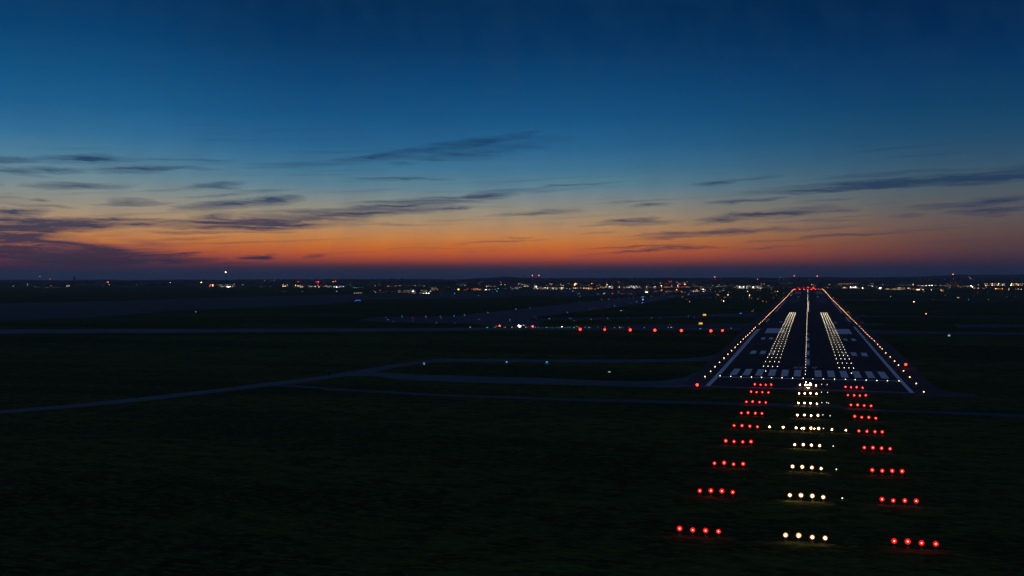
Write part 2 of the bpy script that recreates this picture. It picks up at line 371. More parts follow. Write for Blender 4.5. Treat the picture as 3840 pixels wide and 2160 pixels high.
# ------------------------------------------------------------------ pavements
K1, K2 = (0, 1200, 1.84), (1200, 1200, 1.7173)
roadA = P([(0, 624), (520, 580), (1100, 520), (1500, 475), (1850, 432), (2200, 390)], *K1) + P([(0, 360), (200, 330), (400, 297), (560, 273), (680, 256), (760, 252), (1000, 250), (1500, 255), (2000, 255), (2300, 250), (2450, 240), (2560, 222)], *K2)[1:]
roadAb = P([(2600, 262), (2380, 266), (2200, 271), (1900, 276), (1250, 272), (900, 270), (720, 272), (640, 283), (500, 305), (345, 337)], *K2) + P([(2030, 441), (1750, 470), (1500, 500), (1100, 548), (520, 606), (0, 647)], *K1)
sheet('service_road', [roadA + roadAb + [at(-900, 1636), at(-900, 1614)]], M_road, 0.030, None, 'structure')
sheet('service_road', [P([(250, 345), (345, 337), (450, 340), (600, 350), (1000, 363), (1400, 372), (1800, 390), (2050, 396), (2200, 392), (2340, 372), (2440, 330), (2560, 300), (2640, 300), (2640, 442), (2300, 437), (2000, 430), (1650, 420), (1200, 410), (900, 400), (510, 386), (420, 372), (330, 362), (130, 362)], *K2)], M_road, 0.038, None, 'structure')
C1 = P([(1840, 450), (2030, 447), (2250, 466), (2576, 484)], *K1) + P([(400, 455), (720, 474), (1000, 484), (1500, 500), (2000, 512)], *K2) + P([(0, 950), (1400, 985), (2557, 1012)], 2550, 1280, 4.26167) + P([(600, 896), (1200, 931), (1800, 946), (2536, 972)], 3000, 1280, 3.62286) + [at(3840, 1555), at(4700, 1572)]
C2 = [at(4700, 1586), at(3840, 1567)] + P([(2536, 1012), (1800, 980), (1200, 958), (600, 926)], 3000, 1280, 3.62286) + P([(2557, 1062), (1400, 1035), (0, 996)], 2550, 1280, 4.26167) + P([(2000, 531), (1500, 518), (1000, 500), (720, 490), (400, 470), (0, 452)], *K2) + P([(2250, 480), (2000, 462), (1830, 458)], *K1)
sheet('service_road', [C1 + C2], M_taxi, 0.026, None, 'structure')
# left taxiway, apron and the crossing taxiways
sheet('taxiway', [[at(-900, 1239)] + P([(0, 1235), (700, 1233.5), (1400, 1231), (1900, 1228), (2060, 1226), (2300, 1228), (2650, 1230), (2780, 1231), (2780, 1238.5), (2650, 1238), (2300, 1237), (1900, 1238), (1400, 1244), (700, 1248), (0, 1251)]) + [at(-900, 1258)]], M_road, 0.030, None, 'structure')
sheet('taxiway', [P([(2020, 1226.5), (2300, 1219), (2380, 1216.5), (2520, 1214.5), (2820, 1212), (2800, 1230), (2300, 1231), (2060, 1230)])], M_dark, 0.036, None, 'structure')
sheet('taxiway', [P([(2390, 1229), (2410, 1223), (2450, 1221.5), (2520, 1222), (2560, 1225), (2520, 1229.5)])], M_shoulder, 0.042, None, 'structure')
sheet('taxiway', [P([(1342, 1201), (1372, 1194), (1430, 1189.5), (1520, 1187.5), (1700, 1186), (1850, 1170), (2000, 1153), (2150, 1137), (2300, 1120), (2420, 1114), (2520, 1106), (2660, 1097), (2700, 1097), (2600, 1109), (2530, 1116), (2430, 1135), (2330, 1150), (2200, 1166), (2090, 1178), (2000, 1190), (1985, 1200), (2040, 1208), (2000, 1226), (1850, 1222), (1770, 1213), (1600, 1210), (1470, 1207.5), (1390, 1205)])], M_taxi, 0.030, None, 'structure')
sheet('taxiway', [P([(1362, 1200.5), (1392, 1195), (1450, 1191), (1560, 1189.5), (1680, 1190), (1745, 1197), (1730, 1205), (1600, 1207.5), (1470, 1205.5), (1400, 1203.5)])], M_dark, 0.036, None, 'structure')
sheet('taxiway', [P([(1990, 1194), (2120, 1192), (2380, 1189), (2560, 1184), (2700, 1178), (2840, 1172), (2840, 1190), (2700, 1190), (2560, 1192), (2380, 1194.5), (2120, 1201), (2000, 1203)])], M_dark, 0.034, None, 'structure')
sheet('taxiway', [P([(2630, 1180.5), (2700, 1177), (2755, 1178), (2745, 1184.5), (2640, 1186)])], M_taxi, 0.040, None, 'structure')
sheet('apron', [[at(-900, 1170)] + P([(0, 1143), (300, 1134), (960, 1112), (1300, 1104), (1700, 1096.5), (1900, 1095), (1900, 1113), (1800, 1121), (1560, 1122), (1380, 1122.5), (1280, 1138), (960, 1153), (650, 1166), (350, 1190), (0, 1204)]) + [at(-900, 1234)]], M_apron, 0.030, None, 'structure')
sheet('taxiway', [P([(0, 1139), (170, 1134.5), (420, 1129), (390, 1133), (150, 1141), (0, 1144)])], M_dark, 0.036, None, 'structure')
sheet('taxiway', [P([(1880, 1090), (2300, 1088), (2620, 1086), (2640, 1096), (2400, 1106), (2100, 1112), (1880, 1108)])], M_apron, 0.038, None, 'structure')
# right of the runway
sheet('taxiway', [P([(3255, 1237), (3500, 1243), (3840, 1246)]) + [at(4700, 1252), at(4700, 1266)] + P([(3840, 1257), (3500, 1253), (3280, 1252.5)])], M_taxi, 0.030, None, 'structure')
sheet('taxiway', [P([(3120, 1182.5), (3400, 1184), (3840, 1188)]) + [at(4700, 1192), at(4700, 1197)] + P([(3840, 1192), (3400, 1188.5), (3160, 1190)])], M_dark, 0.030, None, 'structure')
sheet('taxiway', [P([(3190, 1210.5), (3310, 1212.5), (3320, 1217), (3290, 1222), (3235, 1224)])], M_dark, 0.036, None, 'structure')
sheet('taxiway', [P([(3580, 1216), (3840, 1216)]) + [at(4700, 1217), at(4700, 1231)] + P([(3840, 1228), (3590, 1228)])], M_taxi, 0.030, None, 'structure')
sheet('taxiway', [P([(3140, 1123.2), (3500, 1124), (3840, 1125)]) + [at(4700, 1128), at(4700, 1130)] + P([(3840, 1126.8), (3500, 1126), (3150, 1125.4)])], M_taxi, 0.030, None, 'structure')
sheet('taxiway', [P([(3130, 1100.5), (3500, 1101), (3840, 1102)]) + P([(3840, 1104), (3500, 1103), (3135, 1102.6)])], M_taxi, 0.030, None, 'structure')

# the runway: shoulders, surface, painted markings
def rs(x): return [(x, y) for y, _ in ZP[1:10]]
R4 = (3000, 1280, 3.62286)
SHL = P([(2555, 1446), (2596, 1414), (2640, 1376), (2676, 1334), (2731, 1293), (2793, 1233)]) + [Vector((-47, y, 0)) for y in (960, 1500, 2200, 3190)]
SHR = [Vector((46, y, 0)) for y in (3190, 2200, 1500, 960)] + P([(3230, 1217), (3290, 1259), (3352, 1304), (3396, 1346)]) + P([(1640, 430), (1800, 580), (1900, 655), (2100, 690), (2370, 715), (2435, 768), (1950, 757), (1600, 742), (600, 700)], *R4) + P([(1500, 775), (0, 752)], 2550, 1280, 4.26167)
sheet('runway_shoulder', [SHL + SHR], M_shoulder, 0.055, None, 'structure')
runway = sheet('runway', [[(-36.4, 394.5), (36.2, 391.5), (36.4, 3170), (-36.4, 3170)]], M_runway, 0.070, None, 'structure')
def mark(name, pts, mat=None, off=0.085): return sheet(name, [pts], mat or M_white, off, runway)
for s in (-1, 1):
    for k in range(6):
        x = s * (4.15 + 5.1 * k); mark('threshold_stripe', [(x - 1.38, 445.2), (x + 1.38, 445.2), (x + 1.38, 475), (x - 1.38, 475)])
mark('threshold_line', [(-35, 434.6), (34.2, 434.6), (34.2, 436.4), (-35, 436.4)])
mark('runway_end_line', [(-46, 396.0), (-35.4, 395.7), (34, 391.7), (34, 390.5), (-35.4, 394.5), (-46, 394.8)], M_faint)
Z2, Z3 = (2700, 1040, 4.29333), (2550, 1280, 4.26167)
mark('side_stripe', P([(403, 716), (477, 718)], *Z3) + P([(648, 838), (590, 838)], *Z2), M_white)
mark('side_stripe', P([(1492, 702), (1556, 705)], *R4) + P([(2180, 795), (2140, 795)], *Z2), M_white)
mark('side_stripe', P([(730, 722), (762, 722), (805, 662), (777, 662)], *Z2)); mark('side_stripe', P([(880, 562), (906, 560), (1066, 366), (1050, 366)], *Z2))
mark('side_stripe', P([(2080, 724), (2110, 725), (2040, 645), (2014, 645)], *Z2)); mark('side_stripe', P([(1953, 578), (1978, 578), (1800, 366), (1783, 366)], *Z2))
mark('taxiway_edge_line', P([(590, 837), (690, 837), (690, 832), (590, 832)], *Z2), M_worn, 0.095)
mark('taxiway_edge_line', P([(1700, 350), (1760, 351), (1758, 345), (1700, 344)], *Z2), M_worn, 0.095)
for a, b in ((1369.3, 1347.6), (1332, 1316.4), (1303.4, 1289), (1278, 1267.6), (1258, 1250)):
    ya, yb = at(3023, a).y, at(3025, b).y
    mark('centreline_stripe', [(-0.55, ya), (0.8, ya), (0.8, yb), (-0.55, yb)], M_white if a > 1270 else M_faint)
def bars(x0, x1, yb, u0, u1, yt, n, mat, k=Z2, name='aiming_point_bar', gap=0.035):
    for i in range(n):
        f0, f1 = (i + gap) / n, (i + 1 - gap) / n
        mark(name, P([(x0 + (x1 - x0) * f0, yb), (x0 + (x1 - x0) * f1, yb), (u0 + (u1 - u0) * f1, yt), (u0 + (u1 - u0) * f0, yt)], *k), mat)
bars(717, 955, 900, 762, 975, 822, 5, M_white); bars(955, 1032, 897, 982, 1048, 845, 1, M_worn)
bars(1885, 2130, 914, 1868, 2078, 834, 5, M_white); bars(1822, 1884, 905, 1806, 1865, 852, 1, M_worn)
for q in ([(653, 1001), (720, 1001), (737, 969), (672, 969)], [(783, 1001), (850, 1001), (863, 970), (797, 970)], [(2000, 1020), (2060, 1021), (2036, 988), (1979, 987)], [(2130, 1024), (2200, 1025), (2172, 991), (2106, 989)], [(946, 729), (1008, 729), (1006, 714), (955, 714)], [(1835, 741), (1890, 741), (1882, 725), (1828, 725)]):
    mark('touchdown_bar', P(q, *Z2))
for q in ([(1113, 201), (1210, 202), (1226, 151), (1148, 150)], [(1270, 205), (1360, 206), (1378, 154), (1300, 153)]): mark('touchdown_bar', P(q, *Z3))
mark('touchdown_bar', P([(1430, 207), (1508, 207), (1525, 157), (1455, 156)], *Z3), M_worn)
for q in ([(705, 198), (781, 200), (757, 153), (683, 152)], [(848, 203), (927, 206), (900, 157), (822, 155)]): mark('touchdown_bar', P(q, *R4))
mark('touchdown_bar', P([(585, 190), (636, 192), (625, 150), (568, 149)], *R4), M_worn)
for i in range(5):                                              # the far end's markings, seen at a glance
    for a0, a1, b0, b1 in ((785, 1020, 800, 1035), (1575, 1815, 1575, 1785)):
        f0, f1 = (i + .06) / 5, (i + .94) / 5
        mark('aiming_point_bar', P([(a0 + (a1 - a0) * f0, 418), (a0 + (a1 - a0) * f1, 418), (b0 + (b1 - b0) * f1, 325), (b0 + (b1 - b0) * f0, 325)], 2900, 1060, 9.9077), M_worn)
for yy, segs in ((345, ((1100, 1185), (1225, 1290), (1550, 1662), (1640, 1690))), (366, ((1098, 1275), (1300, 1330), (1505, 1540), (1560, 1735))), (389, ((1093, 1275), (1560, 1735)))):
    for a, b in segs:
        x = a
        while x < b:
            mark('touchdown_bar', P([(x, yy + 2.5), (x + 13, yy + 2.5), (x + 13, yy - 2.5), (x, yy - 2.5)], *Z2), M_faint); x += 22
DG = (2900, 1340, 10.35)
def glyph(qs):
    sheet('designation_character', [P(q, *DG) for q in qs], M_worn, 0.085, runway)
glyph([[(782, 425), (855, 425), (866, 372), (794, 372)], [(778, 437), (960, 438), (962, 425.4), (782, 425.4)], [(885, 425), (962, 425), (967, 367), (890, 367)]])
glyph([[(1012, 425), (1078, 425), (1080, 366), (1020, 366)], [(1010, 438), (1195, 440), (1195, 427), (1012, 425.5)], [(1081, 388), (1192, 390), (1192, 376), (1081, 374)], [(1165, 426), (1194, 426), (1192, 390.5), (1165, 390.5)]])
glyph([[(1490, 427), (1570, 425), (1596, 382), (1522, 388)], [(1597, 406), (1706, 411), (1711, 380), (1600, 379)], [(1585, 450), (1645, 456), (1641, 411), (1589, 409)]])

# ------------------------------------------------------------------ lamps
WARM, RED, THR = (1.0, 0.66, 0.36), (1.0, 0.035, 0.02), (1.0, 0.92, 0.55)
E_warm = emit('lit_white_bulb', (1.0, 0.54, 0.27), 100); E_red = emit('lit_red_bulb', (1.0, 0.018, 0.012), 75); E_thr = emit('lit_threshold_lens', THR, 7)
E_whalo = emit('white_lamp_halo', (1.0, 0.40, 0.14), 1.1, False); E_rhalo = emit('red_lamp_halo', (1.0, 0.004, 0.003), 1.7, False)  # evenly glowing discs added round the bulbs to imitate their halo
E_small = emit('lit_small_lens', (1, .85, .65), 2.2, False); E_edge = emit('lit_edge_lens', (1.0, 0.47, 0.20), 15, False); E_inset = emit('lit_inset_lens', (1.0, 0.80, 0.58), 8, False); E_cl = emit('lit_centreline_lens', (1.0, 0.80, 0.58), 7, False)
AIM = math.radians(4)
bm = bmesh.new(); b_cyl(bm, (0, 0, 0.05), (0, 0, 0.78), 0.045, 0.035); b_box(bm, (0, 0, 0.03), (0.4, 0.4, 0.06)); me_mast = mesh('mast', bm); me_mast.materials.append(M_steel)
bm = bmesh.new(); dirv = Vector((0, -math.cos(AIM), math.sin(AIM))); cc = Vector((0, 0, 0.92))
b_cyl(bm, cc - dirv * 0.03, cc - dirv * 0.40, 0.37, 0.12, 16); b_box(bm, (0, 0.12, 0.80), (0.06, 0.12, 0.10)); me_house = mesh('lamp_housing', bm); me_house.materials.append(M_black)
def glow_cap_mesh(mat, r=0.38, flat=0.22, fwd_=0.0, name='lens'):
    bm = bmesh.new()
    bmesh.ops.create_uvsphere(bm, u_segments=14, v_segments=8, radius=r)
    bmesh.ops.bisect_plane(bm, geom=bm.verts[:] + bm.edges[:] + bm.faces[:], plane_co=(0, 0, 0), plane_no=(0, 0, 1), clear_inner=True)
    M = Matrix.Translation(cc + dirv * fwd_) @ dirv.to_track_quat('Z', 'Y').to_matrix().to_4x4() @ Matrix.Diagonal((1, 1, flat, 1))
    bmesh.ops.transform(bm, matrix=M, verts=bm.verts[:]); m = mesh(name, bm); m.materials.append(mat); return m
me_halo_w, me_halo_r = glow_cap_mesh(E_whalo), glow_cap_mesh(E_rhalo)
me_bw, me_br = glow_cap_mesh(E_warm, .15, .6, .05, 'bulb'), glow_cap_mesh(E_red, .13, .6, .05, 'bulb')
def approach(px, py, red, label, group, sc_=1.0):
    p = at(px, py, 0.92 * sc_); t = empty('approach_light', p, random.uniform(-.06, .06)); t.scale = (sc_ * random.uniform(.88, 1.1),) * 3
    tag(t, label, 'approach light', group)
    link('mast', me_mast, t); link('lamp_housing', me_house, t); ln = link('lens', me_halo_r if red else me_halo_w, t); link('bulb', me_br if red else me_bw, ln)  # the lens part is an added glowing disc, the halo round the bulb
def Q(lst, ox, oy, k): return [(ox + x / k, oy + y / k) for x, y in lst]
Z5 = (2500, 1600, 2.25965)
rows = {
 9: (Q([(110,865),(221,872),(330,878),(439,882)], *Z5), Q([(1008,916),(1119,923),(1234,930),(1343,938)], *Z5), Q([(1928,969),(2043,977),(2160,984),(2281,992)], *Z5)),
 8: (Q([(281,540),(375,545),(468,549),(560,552)], *Z5), Q([(1044,578),(1138,584),(1234,589),(1327,594)], *Z5), Q([(1825,615),(1920,621),(2018,625),(2115,630)], *Z5)),
 7: (Q([(405,306),(487,309),(567,313),(648,316)], *Z5), Q([(1067,338),(1149,342),(1231,346),(1309,350)], *Z5), Q([(1742,369),(1827,373),(1911,376),(1995,381)], *Z5)),
 6: (Q([(501,122),(571,125),(645,127),(715,129)], *Z5), Q([(1085,148),(1157,152),(1226,155),(1296,158)], *Z5), Q([(1675,176),(1748,179),(1821,182),(1893,185)], *Z5)),
 5: (Q([(863,1341),(992,1349),(1117,1354),(1237,1358)], *Z3), Q([(1854,1381),(1977,1389),(2093,1392),(2217,1398)], *Z3), Q([(801,1213),(909,1218),(1018,1224),(1117,1229)], *R4)),
 4: (Q([(980,1140),(1087,1144),(1204,1146),(1310,1150)], *Z3), Q([(1875,1176),(1988,1179),(2095,1182),(2205,1187)], *Z3), Q([(743,1023),(839,1029),(935,1036),(1031,1041)], *R4)),
 3: (Q([(1062,961),(1161,965),(1271,968),(1369,972)], *Z3), Q([(1894,983),(1989,987),(2086,991),(2189,995)], *Z3), Q([(692,863),(783,867),(872,873),(965,877)], *R4)),
 2: (Q([(1137,805),(1224,808),(1317,811),(1412,815)], *Z3), Q([(1905,827),(1993,831),(2085,834),(2181,837)], *Z3), Q([(651,726),(736,731),(813,733),(895,734)], *R4)),
 1: (Q([(1196,688),(1286,690),(1370,691),(1458,693)], *Z3), Q([(1916,695),(2003,697),(2088,699),(2174,702)], *Z3), Q([(618,617),(693,620),(769,622),(850,627)], *R4))}
LR = ['leftmost', 'second from left', 'third from left', 'rightmost']
for r, grp in rows.items():
    rowname = 'nearest row' if r == 9 else 'row closest to the threshold' if r == 1 else '%s row from the camera' % ORD[9 - r]
    for gi, pts in enumerate(grp):
        for i, (x, y) in enumerate(pts):
            c = ('red', 'white', 'red')[gi]; pos = ('left block', 'centre block', 'right block')[gi]
            approach(x, y, c == 'red', '%s approach light, %s in the %s, %s' % (c, LR[i], pos, rowname), '%s approach lights in the %s' % (c, pos))
for i, (x, y) in enumerate(Q([(1432, 1368), (1650, 1377)], *Z3) + Q([(435, 1195), (623, 1203)], *R4)):
    approach(x, y, False, ['outer', 'inner', 'inner', 'outer'][i] + ' white crossbar light on the grass, ' + ['left', 'left', 'right', 'right'][i] + ' of the centre block', 'white crossbar lights', 0.9)
# the dense glare in the middle of the last centre row: extra lamps crowded on one frame
for i, (x, y) in enumerate(Q([(1272, 957), (1435, 1000), (1465, 1035), (1260, 1070), (1330, 1068), (1400, 1068), (1320, 1180), (1385, 1175)], 2900, 1340, 10.35)):
    approach(x, y, False, 'crowded white light just before the threshold line, ' + ['topmost left one', 'topmost right one', 'right one below the topmost', 'left one of the middle bar', 'centre one of the middle bar', 'right one of the middle bar', 'lowest left one', 'lowest right one'][i], 'crowded white lights before the threshold', 0.62)
for i, (x, y) in enumerate(Q([(95, 665), (990, 690)], 3000, 1570, 18.4)): approach(x, y, False, 'small extra white light in the crossbar row, ' + ('left', 'right')[i] + ' one', None, 0.6)
# flashing-light units and small markers right of the centre line
bm = bmesh.new(); b_cyl(bm, (0, 0, 0), (0, 0, 0.42), 0.04, 0.04, 6, 0); b_ball(bm, (0, 0, 0.50), 0.16, 1, 2); me_small = mesh('marker_light', bm)
for m in (M_steel, E_small): me_small.materials.append(m)
sm = Q([(1488, 600), (1438, 356), (1411, 160)], *Z5) + Q([(2293, 1384), (2283, 1168), (2400, 1181), (2267, 973), (2373, 980), (2345, 973), (2261, 806), (2359, 810), (2263, 680), (2352, 685)], *Z3)
SMN = ['beside the second centre row from the camera', 'beside the third centre row from the camera', 'beside the fourth centre row from the camera', 'beside the crossbar row', 'nearer one beside the sixth centre row', 'farther one beside the sixth centre row', 'nearer one beside the seventh centre row', 'outermost beside the seventh centre row', 'middle one beside the seventh centre row', 'nearer one beside the eighth centre row', 'farther one beside the eighth centre row', 'nearer one beside the last centre row', 'farther one beside the last centre row']
for i, (x, y) in enumerate(sm):
    o = link('marker_light', me_small); o.location = at(x, y, 0.5); o.scale = (.75,) * 3
    tag(o, 'small white marker light ' + SMN[i], 'marker light', 'small lights right of the centre row')

def lit_mesh(name, kind, mat):
    bm = bmesh.new()
    if kind == 'edge':
        b_cyl(bm, (0, 0, 0), (0, 0, 0.06), 0.16, 0.12, 10, 0); b_cyl(bm, (0, 0, 0.06), (0, 0, 0.28), 0.05, 0.06, 8, 0); b_ball(bm, (0, 0, 0.42), 0.14, 1, 2, (1, 1, 0.9))
    else:
        b_cyl(bm, (0, 0, 0), (0, 0, 0.035), 0.20, 0.17, 12, 0); b_ball(bm, (0, 0, 0.06), 0.13, 1, 2, (1, 1, 0.85))
    m = mesh(name, bm); m.materials.append(M_steel); m.materials.append(mat); return m
me_edge = lit_mesh('edge_light', 'edge', E_edge); me_thr = lit_mesh('threshold_light', 'edge', E_thr); me_in = lit_mesh('touchdown_light', 'in', E_inset); me_cl = lit_mesh('centreline_light', 'in', E_cl)
def rl(name, me, x, y, z0, label, cat, group, k=1.0):
    o = link(name, me); o.location = (x, y, zp(y) + z0); d = math.hypot(x, y); s = k * (max(1.0, d / 700.0) if me is me_in else 1.0); o.scale = (s, s, s)
    return tag(o, label, cat, group)
th = Q([(640,552),(810,562),(976,567),(1141,571),(1303,577),(1463,581),(1631,583),(1799,589),(1970,591),(2123,597)], *Z3) + Q([(317,511),(468,514),(617,517),(750,522),(899,528),(1044,534),(1189,537),(1344,539)], *R4)
for i, (x, y) in enumerate(th):
    p = at(x, y, 0.42); rl('threshold_light', me_thr, p.x, p.y, 0.085, 'pale yellow threshold light on the white line, ' + (nth(i) + ' from left'), 'threshold light', 'threshold lights along the white line', 0.65 if i == 9 else 0.9)
# edge lights
eL = Q([(398,566),(489,483),(561,410),(632,337),(702,269),(766,206),(823,152),(880,96),(923,51),(968,10)], *Z3) + Q([(331,1041),(377,997),(413,961),(447,931),(482,897),(516,861),(545,832),(570,808),(630,754),(657,731),(682,708),(703,687),(720,669),(740,650)], *Z2)
eR = Q([(1682,688),(1580,575),(1492,487),(1406,402),(1339,325),(1285,270),(1226,212),(1166,158),(1116,104),(1087,78),(1054,42)], *R4) + Q([(2537,1081),(2487,1025),(2444,987),(2408,955),(2376,923),(2342,891),(2309,857),(2278,825),(2248,791),(2200,752),(2178,725),(2153,703),(2127,679),(2103,658)], *Z2)
for side, lst in (('left', eL), ('right', eR)):
    pts = [at(x, y, 0.42) for x, y in lst]; pts = [(p.x, p.y) for p in pts]
    pts.sort(key=lambda q: q[1]); ly = pts[-1][1]; xe = sum(p[0] for p in pts[-6:]) / 6
    while ly < 3120:
        ly += 27.0; pts.append((xe + (-0.3 if side == 'left' else 0.3), ly))
    for i, (x, y) in enumerate(pts):
        rl('edge_light', me_edge, x, y, 0.06, 'warm white runway edge light, %s side, %s from the near end' % (side, nth(i)), 'edge light', 'runway edge lights on the ' + side, 1.05)
# a short second line of edge lamps leaving the runway at its far right corner
for i in range(9):
    p = at(3092 + 4.5 * math.sin(i / 8 * 1.2), 1085 + i * 1.75, 0.4); rl('edge_light', me_edge, p.x, p.y, 0.04, 'edge lamp in the far right runway spur, %s from its far end' % nth(i), 'edge light', 'spur of edge lamps at the far right corner', 0.9)
# touchdown zone
cols = [at(x, y, 0.1).x for x, y in Q([(779,845),(816,845),(854,845),(892,845),(1390,859),(1430,859),(1466,858),(1505,862)], 2500, 980, 2.14667)]
ry = [at(x, y, 0.1).y for x, y in Q([(779,845),(797,808),(813,775),(827,748),(838,723),(848,702),(858,682),(868,663),(877,645)], 2500, 980, 2.14667)]
yend = at(2700 + 1134 / 4.29333, 1040 + 568 / 4.29333, 0.1).y; step = 22.5
while ry[-1] + step < yend: ry.append(ry[-1] + step)
CN = ['outermost column', 'second column from outside', 'third column from outside', 'innermost column']
for j, y in enumerate(ry):
    for i, x in enumerate(cols):
        if (i, j) == (6, 0): pass
        side = 'left' if i < 4 else 'right'
        rl('touchdown_light', me_in, x, y, 0.085, 'recessed touchdown light, %s block, %s, %s row past the threshold' % (side, CN[i if i < 4 else 7 - i], nth(j)), 'touchdown light', 'touchdown lights in the %s block' % side, 1.0)
for i, (x, y) in enumerate(Q([(1371, 478)], *Z3) + Q([(700, 434)], *R4)):
    p = at(x, y, 0.1); rl('touchdown_light', me_in, p.x, p.y, 0.085, 'single recessed light between the stripes below the %s block' % ('left', 'right')[i], 'touchdown light', None, 1.05)
# centre line
y, j = at(3020, 1404, 0.1).y, 0
while y < 3130:
    rl('centreline_light', me_cl, -0.95, y, 0.085, 'white centreline light in the runway, %s past the threshold' % nth(j), 'centreline light', 'runway centreline lights'); j += 1; y += 16.2
j = 0; y = 1235
while y < 1720:
    rl('centreline_light', me_cl, 0.45, y, 0.085, 'second light of a centreline pair, %s pair from the near end' % nth(j), 'centreline light', 'paired centreline lights'); j += 1; y += 16.2
# red obstruction lights by the runway and along the taxiway
bm = bmesh.new(); b_box(bm, (0, 0, 0.05), (0.5, 0.5, 0.1), 0); b_cyl(bm, (0, 0, 0.1), (0, 0, 1.0), 0.05, 0.05, 8, 0); b_cyl(bm, (0, 0, 1.0), (0, 0, 1.12), 0.2, 0.2, 10, 0); b_ball(bm, (0, 0, 1.32), 0.42, 1, 2); me_obs = mesh('obstruction_light', bm); me_obs.materials.append(M_black); me_obs.materials.append(emit('lit_red_dome', (1.0, 0.022, 0.012), 10))
reds = [((3396.7, 1366.8), 'on the grass right of the runway', 1.25), ((2614.6, 1443.3), 'left of the runway corner at the near end', 1.1)]
bigr = Q([(932, 362), (1673, 370), (2443, 380)], 2060, 1190, 8.05) + Q([(1127, 641), (1840, 648), (2120, 641)], 2380, 1140, 6.44) + Q([(487, 633)], 2380, 1140, 6.44)
bigr.sort()
for i, q in enumerate(bigr): reds.append((q, ['leftmost', 'second from left', 'third from left', 'fourth from left', 'third from right', 'second from right', 'rightmost'][i] + ' in the row before the taxiway', 2.0 if i not in (1, 6) else 1.6))
for q, lab, k in reds:
    o = link('obstruction_light', me_obs); o.location = at(q[0], q[1], 1.32 * k); o.scale = (k,) * 3
    tag(o, 'bright red ground light ' + lab, 'obstruction light', 'bright red ground lights')

# ------------------------------------------------------------------ signs
E_yel = emit('lit_yellow_sign', (1.0, 0.52, 0.06), 1.3, False); E_blu = emit('lit_blue_sign', (0.04, 0.18, 0.5), 0.3, False); E_grn = emit('lit_teal_sign', (0.20, 0.6, 0.65), 0.35, False)
E_sw = emit('lit_white_sign_spot', (0.75, 0.9, 1.0), 0.9, False)
def text_mesh(s, size):
    cu = bpy.data.curves.new('lettering', 'FONT'); cu.body = s; cu.size = size; cu.align_x = 'CENTER'; cu.align_y = 'CENTER'; cu.extrude = 0.01
    o = bpy.data.objects.new('lettering', cu); C.objects.link(o); bpy.context.view_layer.update()
    me = bpy.data.meshes.new_from_object(o.evaluated_get(bpy.context.evaluated_depsgraph_get())); C.objects.unlink(o); bpy.data.objects.remove(o); return me
def sign(px, py, w_px, h_px, mat, label, text=None, spot=None):
    p = at(px, py); F = fwd(p); W = w_px * F / FPX; H = h_px * F / FPX
    t = empty('taxiway_sign', p, YAW); tag(t, label, 'sign')
    bm = bmesh.new()
    for sx in (-0.32, 0.32): b_cyl(bm, (sx * W, 0, 0), (sx * W, 0, 0.30), 0.06, 0.06)
    link('leg', mesh('leg', bm), t, [M_steel])
    bm = bmesh.new(); b_box(bm, (0, 0.14, 0.3 + H / 2), (W + 0.24, 0.24, H + 0.24)); link('cabinet', mesh('cabinet', bm), t, [M_black])
    bm = bmesh.new(); b_box(bm, (0, 0, 0.3 + H / 2), (W, 0.03, H)); f = link('sign_face', mesh('sign_face', bm), t, [mat])
    if text:
        me = text_mesh(text, H * 0.95); me.materials.append(M_black); x = link('lettering', me, f); x.location = (0, -0.03, 0.3 + H / 2); x.rotation_euler = (math.pi / 2, 0, 0)
    if spot:
        for sx, sz, r in spot:
            bm = bmesh.new(); b_box(bm, (sx * W, -0.035, 0.3 + H * sz), (W * r, 0.03, H * r)); link('lit_symbol', mesh('lit_symbol', bm), f, [E_sw])
sign(2641.8, 1184.6, 12, 5.6, E_yel, 'upper yellow lit taxiway sign with black letters left of the runway', 'CM 2')
sign(2627.4, 1217.4, 13, 6.4, E_yel, 'lower yellow lit taxiway sign with black letters left of the runway', 'EM1')
sign(1590, 1371, 9, 9, E_blu, 'blue lit box sign at the bend of the service road', None, [(0.15, .25, .22), (0.0, .8, .25)])
sign(1900, 1364, 10, 8, E_blu, 'blue lit box sign with white spot below the service road', None, [(0, .6, .3)])
sign(2050.5, 1367, 11, 9, E_blu, 'blue lit box sign nearest the runway on the grass island', None, [(0, .88, .28)])
sign(3559, 1262.5, 9, 7, E_grn, 'small teal lit sign on grass right of runway', None, [(-.2, .25, .3), (.2, .25, .3)])
# windsock-like marker with a green glow on the grass island, and a dark cabinet by the road fork
p = at(2285, 1397); t = empty('marker_board', p, YAW); tag(t, 'small green lit marker board on the grass island', 'marker')
bm = bmesh.new(); b_box(bm, (0, 0, 0.25), (1.0, 0.1, 0.3)); link('frame', mesh('frame', bm), t, [M_steel])
E_gl = emit('lit_green_strip', (0.35, 0.9, 0.45), 1.6, False)
bm = bmesh.new(); b_box(bm, (-0.1, -0.08, 0.28), (0.7, 0.04, 0.16)); link('lit_strip', mesh('lit_strip', bm), t, [E_gl])
bm = bmesh.new(); b_ball(bm, (0.4, -0.08, 0.3), 0.12, 0, 2); link('lamp', mesh('lamp', bm), t, [E_sw])
p = at(1236, 1408); k = fwd(p) / FPX
t = empty('equipment_cabinet', p, YAW); tag(t, 'dark equipment cabinet with flat roof beside the service road fork', 'cabinet')
bm = bmesh.new(); b_box(bm, (0, 0, 9 * k), (9 * k, 8 * k, 18 * k)); link('body', mesh('body', bm), t, [M_black])
bm = bmesh.new(); b_box(bm, (-3 * k, 0, 18.6 * k), (20 * k, 9 * k, 1.2 * k)); link('roof', mesh('roof', bm), t, [M_steel])

